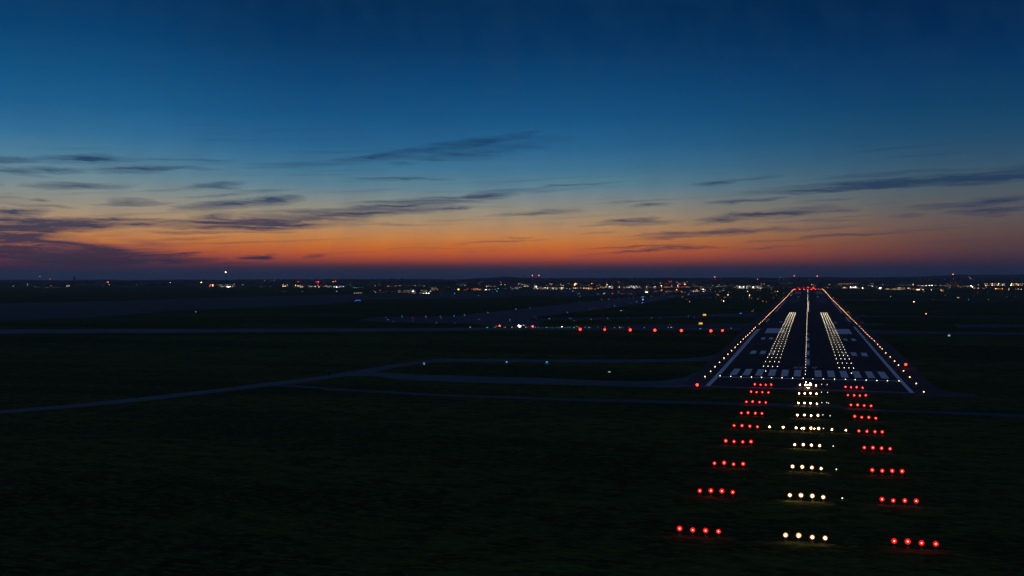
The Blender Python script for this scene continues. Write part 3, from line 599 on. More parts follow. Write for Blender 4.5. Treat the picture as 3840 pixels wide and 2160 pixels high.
# ------------------------------------------------------------------ masts and towers on the skyline
E_bea = emit('lit_red_beacon', (1.0, 0.10, 0.05), 14, False); E_beaw = emit('lit_white_beacon', (1.0, 0.58, 0.36), 22, False)
def lattice(px, ytop, F, label, big=1.0, white=False, extra=(), bw=2.6):
    p = at_f(px, F); top = CAM.z + (1057.85 - ytop) * F / FPX; H = top - p.z + 0.5
    p.z -= 0.5
    t = empty('radio_mast', p, YAW); tag(t, label, 'mast', 'red lit masts on the skyline')
    bm = bmesh.new(); n = max(4, int(H / 9)); tw = bw * 0.45
    ring = lambda z: [(bw + (tw - bw) * z / H) * 0.5 * v for v in (1,)][0]
    cs = ((1, 1), (-1, 1), (-1, -1), (1, -1))
    for i in range(n):
        z0, z1 = H * i / n, H * (i + 1) / n; a, b = ring(z0), ring(z1)
        for j, (cx, cyy) in enumerate(cs):
            dx, dy = cs[(j + 1) % 4]
            b_cyl(bm, (cx * a, cyy * a, z0), (cx * b, cyy * b, z1), 0.22, 0.22, 4)
            b_cyl(bm, (cx * a, cyy * a, z0), (dx * b, dy * b, z1), 0.14, 0.14, 4)
            b_cyl(bm, (cx * b, cyy * b, z1), (dx * b, dy * b, z1), 0.14, 0.14, 4)
    link('lattice', mesh('lattice', bm), t, [M_mast])
    bm = bmesh.new(); b_ball(bm, (0, 0, H + 0.5), 1.15 * big * F / 6000, 0, 2, (1.15, 1.15, .85)); link('beacon', mesh('beacon', bm), t, [E_beaw if white else E_bea])
    for y in extra:
        bm = bmesh.new(); b_ball(bm, (0, -bw * .5, CAM.z + (1057.85 - y) * F / FPX - p.z), 0.55, 0, 1); link('side_beacon', mesh('side_beacon', bm), t, [E_bea])
lattice(846.5, 1021, 6900, 'tall mast with the biggest pale beacon, left part of the skyline', 2.2, True, (), 4.5)
lattice(1996.5, 1033.5, 5200, 'left one of the twin red topped masts', 1.7, False, (1048.5,), 2.4)
lattice(2020.7, 1033.2, 5200, 'right one of the twin red topped masts', 1.7, False, (1048.5,), 2.4)
lattice(2680.2, 1039.3, 5000, 'red topped mast left of the runway, pale lower lamp', 1.4, False, (1047.5,), 3.4)
lattice(2840.8, 1047.6, 4900, 'short red topped mast between the floodlit yard and the runway', 1.2, False, (), 2.2)
lattice(2978.8, 1034.8, 5600, 'left mast of the pair behind the far runway end', 1.3, False, (), 2.6)
lattice(3065.2, 1035.8, 5600, 'right mast of the pair behind the far runway end', 1.6, False, (), 2.6)
lattice(3573.8, 1029.2, 5300, 'red topped mast standing right of the runway', 1.9, False, (1046,), 3.0)
lattice(148.5, 1037, 6900, 'thin mast with small pale lamp near the left edge', 0.7, True, (), 2.4)
lattice(188.3, 1046, 6900, 'shortest mast, second from the left edge', 0.7, False, (), 2.0)
lattice(3635.6, 1039, 6900, 'short lamp mast on the ridge at right', 0.9, False, (), 2.0)
def block(name, px0, px1, ytop, F, label, cat):
    p = at_f((px0 + px1) / 2, F); H = CAM.z + (1057.85 - ytop) * F / FPX - p.z + 2; p.z -= 2
    W = (px1 - px0) * F / FPX; t = empty(name, p, YAW); tag(t, label, cat)
    bm = bmesh.new(); b_box(bm, (0, 0, H * .42), (W * .72, W * .72, H * .84)); link('shaft', mesh('shaft', bm), t, [M_mast])
    bm = bmesh.new(); b_box(bm, (0, 0, H * .90), (W, W, H * .12)); link('cab', mesh('cab', bm), t, [M_mast])
    bm = bmesh.new(); b_box(bm, (0, 0, H * .98), (W * .6, W * .6, H * .04)); link('roof', mesh('roof', bm), t, [M_mast])
block('control_tower', 274.5, 282, 1036.8, 6900, 'dark tower block silhouette on the left skyline', 'tower')
def slab(px0, px1, ytop, F, label):
    p = at_f((px0 + px1) / 2, F); H = CAM.z + (1057.85 - ytop) * F / FPX - p.z + 2; p.z -= 2; W = (px1 - px0) * F / FPX
    t = empty('tower_block', p, YAW); tag(t, label, 'building')
    bm = bmesh.new(); b_box(bm, (0, 0, H * .5), (W, W * .5, H)); link('wall', mesh('wall', bm), t, [M_mast])
    bm = bmesh.new(); b_box(bm, (0, 0, H + .8), (W * 1.04, W * .54, 1.6)); link('roof', mesh('roof', bm), t, [M_mast])
slab(3279, 3301.5, 1041.8, 7000, 'wide dark building silhouette on the ridge right of the runway')
p = at_f(1968.5, 7000); H = CAM.z + (1057.85 - 1034) * 7000 / FPX - p.z + 2; p.z -= 2
t = empty('chimney', p); tag(t, 'dark chimney with smoke left of the twin red masts', 'chimney')
bm = bmesh.new(); b_cyl(bm, (0, 0, 0), (0, 0, H), 3.2, 2.4, 12); link('stack', mesh('stack', bm), t, [M_mast])

# ------------------------------------------------------------------ lit buildings
GLOW = {'w': (1.0, 0.90, 0.68), 'y': (1.0, 0.78, 0.40), 'o': (1.0, 0.46, 0.16)}
WIN = {k: emit('lit_window_' + n, GLOW[k], 0.45, False) for k, n in (('w', 'white'), ('y', 'yellow'), ('o', 'orange'))}
WDARK = plain('dark_window_glass', (0.02, 0.022, 0.026), 0.2, 0.5)
BL = [(1492,1508,1087,1098,'y','yellow windowed block left of the bright apron lamp'),(1510,1541,1087,1098,'y','long yellow windowed block beside the bright apron lamp'),(1545,1568,1085,1101,'w','hangar behind the brightest apron lamp'),(1573,1602,1087,1101,'y','block with ground floor lamps right of the bright apron lamp'),
 (1618,1640,1076,1089,'y','dim tall block left of the orange sign'),(1770,1810,1080,1089,'o','long orange lit hall left of the twin masts'),(1818,1838,1082,1090,'w','white lit hall beside the orange hall'),
 (2003,2030,1072,1086,'w','white lit hall below the twin red masts'),(2031,2060,1076,1086,'w','white windowed block just right of the twin masts'),(2070,2092,1077,1086,'y','yellow windowed block, second right of the twin masts'),
 (2096,2125,1076,1084,'y','low yellow block in the dense town lights'),(2150,2165,1076,1084,'y','narrow yellow block in the dense town lights'),(2186,2225,1075,1085,'o','long orange block in the dense town lights'),(2250,2268,1074,1081,'y','small yellow block right of the orange block'),(2280,2300,1072,1082,'w','small white block in the town lights'),
 (2350,2400,1070,1081,'w','long white block with greenish lights, centre right'),(2478,2517,1073,1080,'o','low block under red lamps, left one'),(2545,2580,1072,1080,'o','low block under red lamps, right one'),
 (2755,2798,1070,1082,'w','left hall of the bright floodlit yard'),(2800,2856,1069,1082,'w','right hall of the bright floodlit yard'),
 (3158,3180,1075,1083,'y','yellow lit block right of the far runway end'),(3185,3215,1073,1083,'w','white lit hall right of the far runway end'),(3320,3360,1080,1087,'y','low yellow block right of the two white floodlights'),(3362,3395,1078,1087,'y','low yellow block further right of the two white floodlights'),(3430,3460,1079,1088,'o','orange block with the bright white lamp pair'),
 (786,802,1066,1077,'o','small orange lit block left of the tall beacon mast'),(820,875,1066,1077,'w','white lit hall below the tall beacon mast'),(1058,1080,1065,1075,'y','yellow striped block in the low terminal row'),(1105,1140,1068,1078,'y','stepped yellow block in the low terminal row'),(1153,1190,1070,1077,'w','left white block in the low terminal row'),(1210,1240,1070,1077,'w','middle white block in the low terminal row'),(1252,1288,1070,1078,'w','right white block in the low terminal row'),
 (1326,1356,1096,1101,'y','very low amber lit shed on the airfield'),
 (3690,3716,1062,1072,'y','left apartment block near the right edge'),(3719,3770,1061,1072,'y','long apartment block near the right edge'),(3785,3836,1061,1072,'y','apartment block at the right edge'),(3730,3762,1078,1086,'o','orange lit low hall near the right edge')]
bm = bmesh.new(); b_box(bm, (0, 0, 0), (1, 1, 1)); WM = mesh('window', bm)
wmesh = {}
for k, m in list(WIN.items()) + [('d', WDARK)]:
    q = WM.copy(); q.name = 'window'; q.materials.append(m); wmesh[k] = q
for px0, px1, yt, yb, c, lab in BL:
    p = at((px0 + px1) / 2, yb) or at_f((px0 + px1) / 2, 6500); F = fwd(p); k = F / FPX; W = (px1 - px0) * k; H = (yb - yt) * k; D = min(W * .6, 40)
    t = empty('lit_building', p + Vector((0, 0, -1)), YAW); tag(t, lab, 'building', 'lit buildings beyond the airfield')
    bm = bmesh.new(); b_box(bm, (0, D / 2, H / 2 + .5), (W, D, H + 1)); link('wall', mesh('wall', bm), t, [M_wall])
    bm = bmesh.new(); b_box(bm, (0, D / 2, H + 1.3), (W * 1.02, D * 1.02, 0.6)); link('roof', mesh('roof', bm), t, [M_roof])
    nx_ = max(2, int((px1 - px0) / 4.5)); ny_ = max(1, int((yb - yt) / 4.2))
    for j in range(ny_):
        for i in range(nx_):
            lit = random.random() < 0.55
            o = link('window', wmesh[c if lit else 'd'], t); sw = random.uniform(.45, .8) if lit else .6
            o.location = (W * ((i + .5) / nx_ - .5), -0.06, 1 + H * (j + .5) / ny_); o.scale = (W / nx_ * sw, 0.25, min(4.0, H / ny_ * random.uniform(.25, .4)))

# ------------------------------------------------------------------ the hundreds of lamps of town and airfield
T = []
def L(ox, oy, k, s):
    for q in s.split():
        x, y, c, z = q.split(','); T.append((ox + float(x) / k, oy + float(y) / k, c, int(z)))
L(1320,1030,6.44,"445,216,y,1 428,263,y,1 563,265,y,2 655,233,y,1 652,250,y,1 690,265,y,1 857,275,y,2 897,275,y,2 960,285,y,1 1030,268,y,1 1060,273,y,2 1128,268,y,1 1165,265,y,2 1283,277,o,1 1357,278,y,1 1475,261,y,1 1530,260,w,2 1605,267,y,1 1652,267,w,1 1747,272,y,2 1885,296,y,1 1503,110,y,2 1437,355,w,1 1480,405,w,5 1730,453,w,3 1763,453,w,2 1805,448,w,5 1858,450,w,4 1900,398,w,3 1895,352,o,1 2003,365,o,1 2065,362,y,2 2095,362,y,1 2157,352,o,1 2200,363,o,1 2235,410,y,1 2138,435,y,1 2328,310,w,1 2410,362,y,1 2473,352,o,2 2570,357,o,5 433,410,g,1 530,402,g,2 577,427,w,2 655,423,c,1 690,423,c,1 737,420,g,2 785,428,w,1 680,378,r,3 820,407,o,1 855,407,o,1 960,405,y,1 985,405,o,1 1050,418,w,1 60,445,y,2 95,447,y,1 130,445,y,2 165,443,y,2 200,443,y,2 265,441,w,1 35,312,g,2 80,315,g,2 115,312,g,2 165,308,w,1 235,311,w,1 1440,455,y,1 1520,455,w,1 1380,458,y,1")
L(1700,1020,6.44,"65,200,r,1 112,198,r,1 92,290,w,1 145,312,w,1 180,317,w,1 220,315,w,1 285,317,w,2 327,311,w,1 232,288,w,1 610,283,y,1 640,309,y,1 655,246,r,2 718,232,w,1 815,277,y,1 800,333,y,2 812,357,y,3 850,340,y,2 850,316,y,1 895,347,o,1 915,352,y,2 992,347,y,2 1030,343,y,1 1025,365,g,1 1085,400,g,3 1112,323,y,1 1135,240,r,2 1158,258,o,2 1160,303,y,2 1128,308,y,1 1247,301,w,2 1240,395,w,1 1278,405,w,1 1397,327,o,1 1387,370,y,2 1420,410,w,2 1465,393,w,2 1507,380,w,2 1545,370,w,2 1537,407,w,2 1570,407,w,1 1602,374,w,2 1634,372,w,2 1580,288,w,2 1612,267,o,2 1623,315,w,1 1663,304,w,2 1692,307,w,1 1722,309,w,2 1690,342,w,2 1732,342,w,3 1775,315,y,2 1795,345,y,3 1832,305,w,1 1830,352,w,1 1895,356,w,1 1970,358,w,3 2012,354,w,4 1943,311,y,1 1970,313,w,2 2003,315,o,1 2047,345,w,2 1998,393,w,2 2040,398,w,3 1945,395,w,2 2220,381,w,3 2275,388,w,3 2340,390,w,2 2360,390,w,2 2412,393,w,3 2165,405,y,2 2195,405,y,2 2290,415,o,2 2360,415,y,1 2245,325,o,2 2290,325,y,1 2328,280,y,2 2380,284,y,2 2362,310,y,2 2497,320,y,1 2535,320,o,1 2480,413,y,2 2500,410,w,2 1625,160,r,1 1635,135,r,1 2420,167,r,1 265,430,o,2 315,430,o,2 345,405,o,2 365,412,o,1 440,412,o,2 457,404,o,1 485,408,o,2 510,405,o,1 532,408,o,2 557,408,o,1 592,408,o,3 640,420,o,3 670,412,o,1 490,432,o,2 530,432,o,2 560,432,o,2 625,432,o,2 670,434,o,2 690,400,y,1 735,397,y,1 780,396,o,1 790,427,w,4 812,424,w,3 855,410,b,2 868,424,w,2 945,420,w,1 985,420,w,1 1015,415,w,2 1058,462,b,3 953,476,b,2 575,568,c,1 610,568,b,3 35,517,b,3 20,417,o,2")
L(2080,1030,6.44,"50,257,y,1 85,255,y,1 148,230,y,2 157,260,y,2 210,260,o,3 277,242,w,1 330,211,o,2 358,223,y,1 393,235,y,1 415,230,y,1 487,245,o,4 510,216,o,4 545,227,y,2 622,250,w,1 673,252,o,1 728,255,o,1 770,252,o,1 840,218,o,1 830,252,o,2 900,216,o,3 935,208,o,1 1027,262,o,2 1090,245,o,2 1247,190,o,2 1268,245,y,3 1245,297,y,3 1320,293,w,3 1340,292,w,3 1110,300,y,2 1145,302,y,2 1380,265,w,2 1397,293,w,2 1385,325,o,3 1422,213,w,1 1545,177,r,3 1530,305,o,2 1565,298,w,3 1577,322,y,1 1625,317,w,1 1655,218,w,1 1580,243,w,1 1670,300,w,2 1697,320,w,2 1730,302,w,2 1763,310,w,2 1805,305,w,3 1850,277,w,3 1912,283,w,3 1890,315,w,3 1925,320,w,3 1970,283,w,3 2005,312,w,2 2055,283,w,2 2045,305,w,1 2085,318,y,2 2130,300,w,1 2175,318,w,1 2222,243,y,1 2265,238,y,1 2222,290,w,3 2275,283,w,1 2232,322,y,2 2280,312,y,1 2325,310,y,1 2390,200,y,1 2418,227,y,1 2422,287,w,3 2385,310,y,2 2415,328,y,2 2555,200,y,2 40,345,y,2 10,315,y,1 160,312,w,3 185,320,w,3 225,312,w,2 120,313,y,1 162,345,w,3 207,345,y,2 297,330,w,2 365,343,w,2 410,325,y,1 450,315,y,2 455,340,y,2 500,325,y,3 565,325,w,2 630,315,y,2 632,340,y,2 705,330,y,3 725,308,y,2 770,325,y,3 815,325,y,3 825,343,y,3 845,305,y,1 880,338,o,3 915,312,y,1 978,346,o,3 1010,308,o,1 1055,330,o,3 1075,310,y,1 1165,320,y,2 1205,318,y,1 182,403,w,1 237,400,b,2 440,398,b,3 523,405,w,1 557,460,c,2 597,455,y,2 580,525,o,1 615,520,b,3 1033,460,w,2 1080,465,b,2 1195,457,w,3 1222,450,o,2 1287,457,r,2 1360,430,o,1 1395,450,r,3 1395,425,r,1 1545,410,w,2 1530,457,r,2 1600,457,r,2 1635,457,b,2 1675,457,w,1 1717,445,r,1 1787,415,r,1 1785,457,r,1 1822,460,r,2 1860,465,o,2 1893,420,r,1 2125,415,o,1 2175,415,w,1 2205,418,w,4 2238,420,w,4 2265,400,o,2 2207,375,w,2 2220,350,o,1 2270,443,w,1 2385,412,o,1 2422,395,o,2 2430,435,w,1 1133,595,w,2 1305,590,b,3 1540,568,b,2 1698,555,b,1 1810,550,b,2 1903,550,b,2 2093,537,w,2 2137,533,y,3 2183,525,b,2 2130,600,b,4 2318,518,w,1 2345,518,w,1 2420,573,b,1 2455,582,w,1 2335,605,w,1")
L(2460,1030,6.44,"110,200,o,2 142,215,y,1 130,270,o,4 140,310,y,2 75,312,y,1 5,313,y,1 40,313,y,1 240,210,w,1 265,207,w,1 205,230,w,1 318,163,r,3 373,158,r,3 350,207,r,2 205,300,r,3 250,305,r,2 285,297,r,2 310,297,r,1 350,303,r,2 382,255,w,2 380,283,w,2 507,178,w,2 548,215,w,2 582,223,w,2 525,255,y,3 528,293,o,3 560,298,r,3 625,297,r,2 672,295,r,2 703,292,r,2 747,294,r,3 650,195,r,2 690,193,o,3 700,233,w,3 760,171,r,3 400,310,w,1 450,312,w,1 487,312,w,1 795,298,w,2 830,295,w,1 915,205,w,1 917,243,w,1 888,250,w,1 920,283,y,1 947,280,y,2 1010,290,o,2 1040,307,y,1 1075,293,y,2 1120,290,o,2 1160,310,w,1 1215,308,w,1 1255,270,w,1 1270,310,y,1 1335,302,g,2 1370,267,y,2 1340,220,o,1 1375,298,w,1 1460,285,y,2 1492,287,y,2 1515,285,y,2 1520,250,w,2 1572,275,y,2 1605,268,w,1 1632,285,w,1 1665,272,y,2 1697,308,y,1 1705,268,w,1 1770,260,w,1 1820,220,o,1 1870,220,o,1 1820,258,w,1 1862,258,w,1 1855,308,w,1 1915,305,y,2 1895,310,y,1 1970,278,y,2 1970,325,y,2 2005,325,w,2 2020,297,w,4 2035,325,w,2 2050,285,w,2 2050,300,w,3 2052,325,w,2 2085,325,w,2 2090,297,w,1 2115,290,w,4 2118,265,w,1 2115,325,w,2 2145,325,w,2 2185,320,y,3 2195,288,w,3 2222,265,w,1 2220,325,w,2 2247,297,w,2 2290,290,y,2 2325,282,y,1 2325,325,y,2 2345,300,w,4 2365,325,w,3 2385,283,y,2 2390,325,y,2 2410,283,y,1 2440,268,w,2 2447,300,w,3 2445,325,w,2 2480,312,w,2 2500,270,y,2 2505,325,w,2 2530,323,w,3 2560,303,w,2 2020,260,w,1 2530,222,o,1 2550,228,o,2 1085,342,w,2 1110,350,w,2 1142,353,w,4 1187,367,w,3 1140,403,w,3 1165,403,w,2 1315,353,y,2 1255,400,r,2 1320,408,b,2 1420,413,b,2 1440,405,r,2 1547,403,o,2 1580,410,o,1 1637,337,w,1 1628,378,w,2 1600,385,w,1 1925,382,w,1 1970,373,y,1 2090,370,y,1 2175,412,w,1 2213,410,w,3 2310,378,y,1 2365,373,y,1 2455,372,y,1 2490,375,y,1 2530,375,y,2 985,368,y,3 850,393,y,2 900,397,y,3 950,397,y,3 1000,397,y,3 1040,397,y,2 985,410,w,1 1063,422,w,1 1480,480,o,3 1510,492,o,3 1755,430,o,2 1738,488,o,4 1825,425,y,1 2258,500,o,4 2248,563,o,2 2310,567,y,2 2285,567,o,1 2460,587,w,2 2502,553,o,1 640,541,o,3 745,600,o,2 1582,612,o,3 1633,637,y,4 1128,547,b,2 1170,545,b,1 1300,547,b,1 1317,555,b,2 1437,545,b,2 1647,548,w,2 1688,546,y,2 1755,546,w,1 1808,551,b,2 1460,582,w,1 955,548,w,1 2108,573,b,2 500,360,o,4 522,390,o,2 470,388,o,2 440,395,o,1 308,388,o,2 343,410,y,2 287,410,y,1 212,410,y,1 248,412,w,2 312,430,o,1 375,405,o,1 618,408,o,3 640,430,o,2 655,403,o,1 698,425,o,2 735,427,o,1 595,398,o,1 675,400,o,1 815,425,o,1 290,460,o,1 210,465,o,1 370,455,o,1 180,455,o,1 145,360,o,3 130,388,o,3 50,410,o,1 5,390,o,2 600,468,b,1 795,470,b,3 768,490,w,1 725,468,b,1 185,490,w,1 110,503,b,2 65,492,r,1 265,535,b,1 320,522,w,1 375,517,w,1 440,527,w,1 158,550,b,1 80,563,b,1 10,580,b,1 910,430,b,2")
L(2840,1030,6.44,"78,218,y,1 102,227,o,2 145,224,o,2 167,220,o,2 55,270,y,2 85,270,y,1 30,315,w,2 57,325,w,2 88,322,w,2 110,302,y,1 130,298,y,1 155,303,y,1 185,275,y,1 228,302,y,1 262,302,y,1 262,263,y,2 287,264,o,1 318,280,w,1 363,280,w,1 390,280,w,1 312,311,w,1 367,302,w,1 497,316,w,1 630,316,w,1 785,316,w,1 553,208,w,1 642,206,w,1 706,205,w,1 772,205,w,1 822,205,w,1 895,211,w,1 510,130,w,1 638,125,w,1 713,130,w,1 338,355,y,2 425,402,y,2 490,401,y,3 350,444,w,1 642,445,y,2 460,484,o,2 383,560,o,2 548,566,y,1 620,562,y,2 55,555,o,1 10,585,w,3 130,635,o,3 1050,218,w,1 1117,247,w,1 1310,238,w,2 1342,241,y,2 1352,276,o,2 1395,275,o,2 1407,270,o,1 1735,240,w,2 1767,222,w,1 1905,268,w,1 1638,311,y,1 1680,315,y,1 1705,313,y,2 1778,311,w,1 1890,315,y,1 1973,230,y,2 2032,221,w,2 2095,219,o,2 2135,219,o,2 2165,237,o,2 2195,216,o,2 2243,212,y,2 2292,212,o,2 2310,212,o,1 2380,210,o,2 2418,222,w,1 2022,268,o,2 2230,267,w,1 2345,262,w,1 2390,265,w,1 2055,325,y,2 2075,313,y,2 2095,312,y,3 2115,312,y,2 2140,305,o,2 2160,320,o,2 2253,303,w,5 2318,308,w,4 2370,305,w,5 2415,322,y,2 2440,328,y,2 2475,335,w,2 2515,318,y,2 2545,325,w,4 2565,340,o,2 2540,250,y,1 993,530,y,2 1462,532,y,2 810,500,y,3 1833,558,o,3 1918,592,r,3 848,405,y,2 838,435,y,1 850,460,w,1 1585,400,w,1 1590,465,y,1")
L(2900,1060,9.9077,"805,245,r,4 843,245,r,3 970,245,r,4 1015,248,w,2 1138,240,r,4 1225,245,r,3 1410,245,r,4 1393,247,r,2 1565,247,r,4 1676,241,w,2 1750,245,r,3 1790,242,r,3 880,190,w,1 920,188,r,3 985,182,r,1 1090,185,r,2 1135,180,r,2 1197,178,r,1 1255,176,w,1 1293,172,r,4 1335,165,r,1 1357,187,r,2 1415,180,r,1 1475,195,r,4 1503,203,r,4 1510,270,r,1")
L(3220,1010,6.44,"90,378,w,1 120,378,o,1 247,387,y,2 300,343,o,2 352,341,o,2 333,357,o,1 310,380,y,1 325,407,w,3 432,432,w,2 450,467,o,1 503,460,w,5 540,448,w,4 540,490,w,1 588,370,o,2 565,395,o,1 695,378,w,1 543,343,w,1 200,460,y,1 258,458,o,1 352,460,w,1 665,462,y,1 680,480,y,2 705,465,y,2 715,480,y,2 745,478,y,1 770,492,o,2 820,482,y,1 850,478,y,2 868,462,y,1 880,487,y,2 918,443,w,1 980,448,w,3 955,487,y,2 985,487,y,2 1010,485,y,2 1040,457,w,2 1100,457,w,2 1110,450,y,1 1195,455,w,3 1222,457,w,2 1245,478,o,3 1320,475,y,2 1380,480,o,2 1415,490,w,4 1455,490,w,4 1500,453,y,2 1555,490,w,3 1573,537,y,2 1597,457,w,1 1635,460,w,1 1757,495,w,3 1785,478,o,1 1835,487,o,1 1820,457,y,1 1915,463,w,1 1980,497,y,3 2010,517,y,3 2045,492,o,2 2055,530,y,2 2005,445,y,1 2003,468,y,1 955,378,y,1 990,390,w,1 1028,380,w,1 1072,375,w,1 1118,378,w,1 1155,382,w,1 1213,385,w,1 1245,387,w,1 1315,367,o,3 1410,389,w,1 1443,388,y,2 1475,392,w,1 1513,392,w,2 1540,397,w,2 1570,392,w,2 1628,390,y,3 1705,390,w,3 1735,393,w,1 1765,387,y,4 1860,387,y,2 1843,387,w,1 1940,390,o,1 1978,387,w,2 2027,390,o,1 2058,393,w,1 2090,398,w,2 1478,228,w,1 1600,235,r,1 1677,236,r,1 1702,232,r,1 1745,236,r,1 2088,232,w,1 2145,350,y,2 2093,627,y,2 435,547,b,1")
L(3440,1010,6.44,"720,415,o,2 765,395,o,2 800,392,o,2 838,383,y,1 785,443,w,2 735,472,w,1 835,318,o,1 925,320,r,2 958,323,r,1 900,385,o,1 975,385,o,2 990,415,o,2 1010,420,o,1 980,440,w,1 1047,437,y,2 1105,405,y,2 1130,405,o,1 1185,397,o,2 1213,428,y,2 1232,407,y,2 1275,407,o,2 1297,396,w,4 1330,425,w,4 1355,398,o,1 1375,458,o,3 1392,432,o,2 1405,460,o,1 1467,455,y,3 1490,452,y,1 1480,378,y,2 1590,455,y,2 1617,460,y,2 1670,432,y,2 1758,450,w,1 1625,353,y,2 1692,350,y,2 1650,388,y,3 1693,387,y,2 1805,350,y,3 1803,384,y,3 1782,338,o,1 1870,353,y,2 1860,383,y,2 1880,382,y,1 1915,375,y,1 1947,377,o,3 1960,348,y,3 1993,378,y,1 2060,347,y,1 2060,380,y,3 2100,348,y,2 2100,380,y,2 2275,350,y,3 2255,388,y,4 2318,380,y,2 2345,381,y,1 2370,382,y,1 2390,348,o,3 2410,382,y,1 2435,378,y,3 2487,348,y,2 2497,382,o,1 2527,382,o,2 2552,347,y,2 1892,467,o,4 1922,470,o,3 1970,468,o,3 2003,475,r,2 2050,473,o,3 1867,453,o,1 2208,477,w,3 2215,448,w,1 2203,508,y,2 2370,477,y,2 2437,472,y,3 2503,480,y,3 2040,557,y,1 2040,630,r,1 1287,230,w,2 1317,235,o,1 1370,232,w,1 1260,225,w,1 1697,552,w,1 1462,563,w,1")
L(740,1010,6.44,"107,316,o,4 320,381,o,3 382,379,o,4 378,408,w,3 295,415,r,3 240,417,r,1 100,417,y,1 150,416,y,1 65,418,y,1 440,380,r,1 485,380,y,1 535,380,w,1 445,408,r,1 600,425,w,2 560,425,c,1 733,380,w,2 695,420,w,2 730,420,w,4 768,420,w,5 808,420,w,3 845,420,w,2 800,377,y,2 893,358,o,2 885,403,w,2 912,424,y,1 1020,430,w,1 1100,375,y,2 1625,271,o,2 1780,269,o,1 1857,270,o,2 2065,272,r,1 1520,422,g,1 1550,422,g,1 1597,422,g,1 1642,422,g,1 1748,424,w,1 1800,422,r,1 2085,365,y,2 2110,372,y,1 2140,372,y,1 2175,374,y,2 2070,408,y,3 2100,407,y,3 2130,406,y,3 2050,530,w,1 2108,531,c,2 2310,383,w,1 2375,382,y,3 2400,382,y,2 2435,403,y,3 2470,398,y,2 2500,424,y,3 2540,424,y,3")
L(1020,1030,6.44,"740,295,y,3 760,295,y,2 870,293,w,1 913,291,g,2 955,291,y,2 997,293,w,1 1058,292,w,3 890,260,o,2 965,250,r,1 1070,175,r,3 1127,173,r,4 1110,207,w,1 1113,257,r,3 1138,295,w,3 1175,262,r,1 1195,260,o,1 1255,293,w,2 1300,264,y,2 1350,295,w,2 1380,294,w,2 1437,294,c,2 1500,295,w,3 1565,298,w,4 1620,305,w,2 1643,296,w,2 1735,294,c,3 1390,260,o,1 1440,254,r,1 1510,262,y,1 1530,267,o,1 1610,260,w,1 1665,270,r,1 1480,168,o,3 1543,157,r,4 1917,269,w,1 1890,240,w,1 635,170,r,3 667,158,r,2 800,265,y,1 737,402,w,2 1135,407,w,1 1550,403,w,2 1580,402,c,2 2010,635,b,3 2045,613,b,3 2065,618,b,3 2105,613,b,3 2125,630,b,3")
L(0,1020,6.44,"315,345,o,2 348,312,w,1 670,285,w,2 670,321,w,2 830,355,o,1 857,355,w,1 893,382,w,1 937,377,w,1 1118,377,w,1 1155,377,w,1 1198,357,w,1 1233,337,y,2 1288,378,w,1 1360,375,w,1 1422,373,w,1 1530,374,w,1 1600,357,w,1 1625,338,w,3 1677,335,y,3 1992,317,w,1 2497,334,w,2 1045,466,y,2 1788,213,o,1 1918,222,o,1")
L(380,1020,6.44,"150,244,r,3 172,244,o,3 193,304,w,2 850,213,b,1 848,278,b,1 848,314,w,1 1262,282,w,1 1672,256,o,3")
L(960,980,2.683,"1033,594,b,2 1307,563,b,2 1383,606,b,2 1470,553,b,3 1472,566,y,1 1328,586,w,2 1336,583,y,1 1576,560,r,2 1576,578,r,2 1578,602,y,1 1708,554,b,3 1709,566,w,1 1855,555,b,3 1865,575,y,2 1993,549,b,3 2098,538,b,3 2102,549,y,1 2224,525,b,2 2332,515,w,2 2000,619,b,2 1815,617,w,2 2242,583,y,2")
L(0,980,2.683,"1968,507,y,3")
L(1700,980,2.683,"630,480,w,2 630,490,y,1 770,467,b,2 1147,516,b,3 816,559,b,2 833,571,y,1 965,576,c,3 967,588,c,1 1160,568,b,2 1179,576,b,3 1215,597,w,2 1384,572,b,2 1386,584,w,2 1551,569,c,2 1557,581,b,2 1750,569,b,2 1997,568,y,2 2081,569,b,2 2368,546,w,1 2363,562,b,2 2425,562,b,2 1270,408,b,2 1492,382,w,1 1565,378,b,2 1623,446,b,3 1780,419,b,2 1845,408,b,3 1903,415,o,3 1993,388,b,1 2350,385,o,2 2376,405,o,3 2305,360,o,2 1687,497,w,3 1710,497,o,1 1725,497,b,1 1553,452,w,1 1415,470,w,1 1375,478,w,1")
L(1740,1190,8.05,"187,300,y,3 697,311,g,3 900,295,y,1 937,310,g,2 967,270,o,3 1078,255,r,6 1210,298,o,2 1250,300,o,3 1447,297,y,3 1653,255,w,5 1685,275,w,5 1712,258,w,4 1803,240,w,3 1765,245,w,1 1648,300,y,1 1680,308,y,1 1860,303,o,3 1895,293,o,2 2073,273,r,6 2027,268,o,2 2085,310,o,2 2160,300,w,2 2245,303,g,2 2360,307,g,1 2490,305,g,3 447,60,y,2 1385,62,y,2 1385,107,y,2")
L(2060,1190,8.05,"20,307,g,1 85,307,g,2 228,305,g,2 305,307,g,2 380,283,w,4 475,307,w,1 540,307,g,2 615,305,g,2 747,305,g,3 832,272,o,3 877,303,y,2 940,300,r,2 990,313,r,1 1080,303,y,2 1195,305,g,3 1247,310,w,1 1470,292,w,1 1675,295,r,3 1685,285,r,2 1973,313,w,2 2115,300,g,3 2167,302,o,2 2238,312,r,2 2400,302,r,3")
L(2380,1140,6.44,"230,567,b,3 813,564,b,3 882,564,y,3 1400,570,r,1 1580,600,c,3 2335,587,y,2 838,493,w,1 1292,320,b,2 1310,277,b,1 1443,318,b,2 1880,266,w,1 1970,267,b,1 2062,267,b,1 2170,266,b,1 2545,226,b,3 2560,226,b,3 2576,225,b,3")
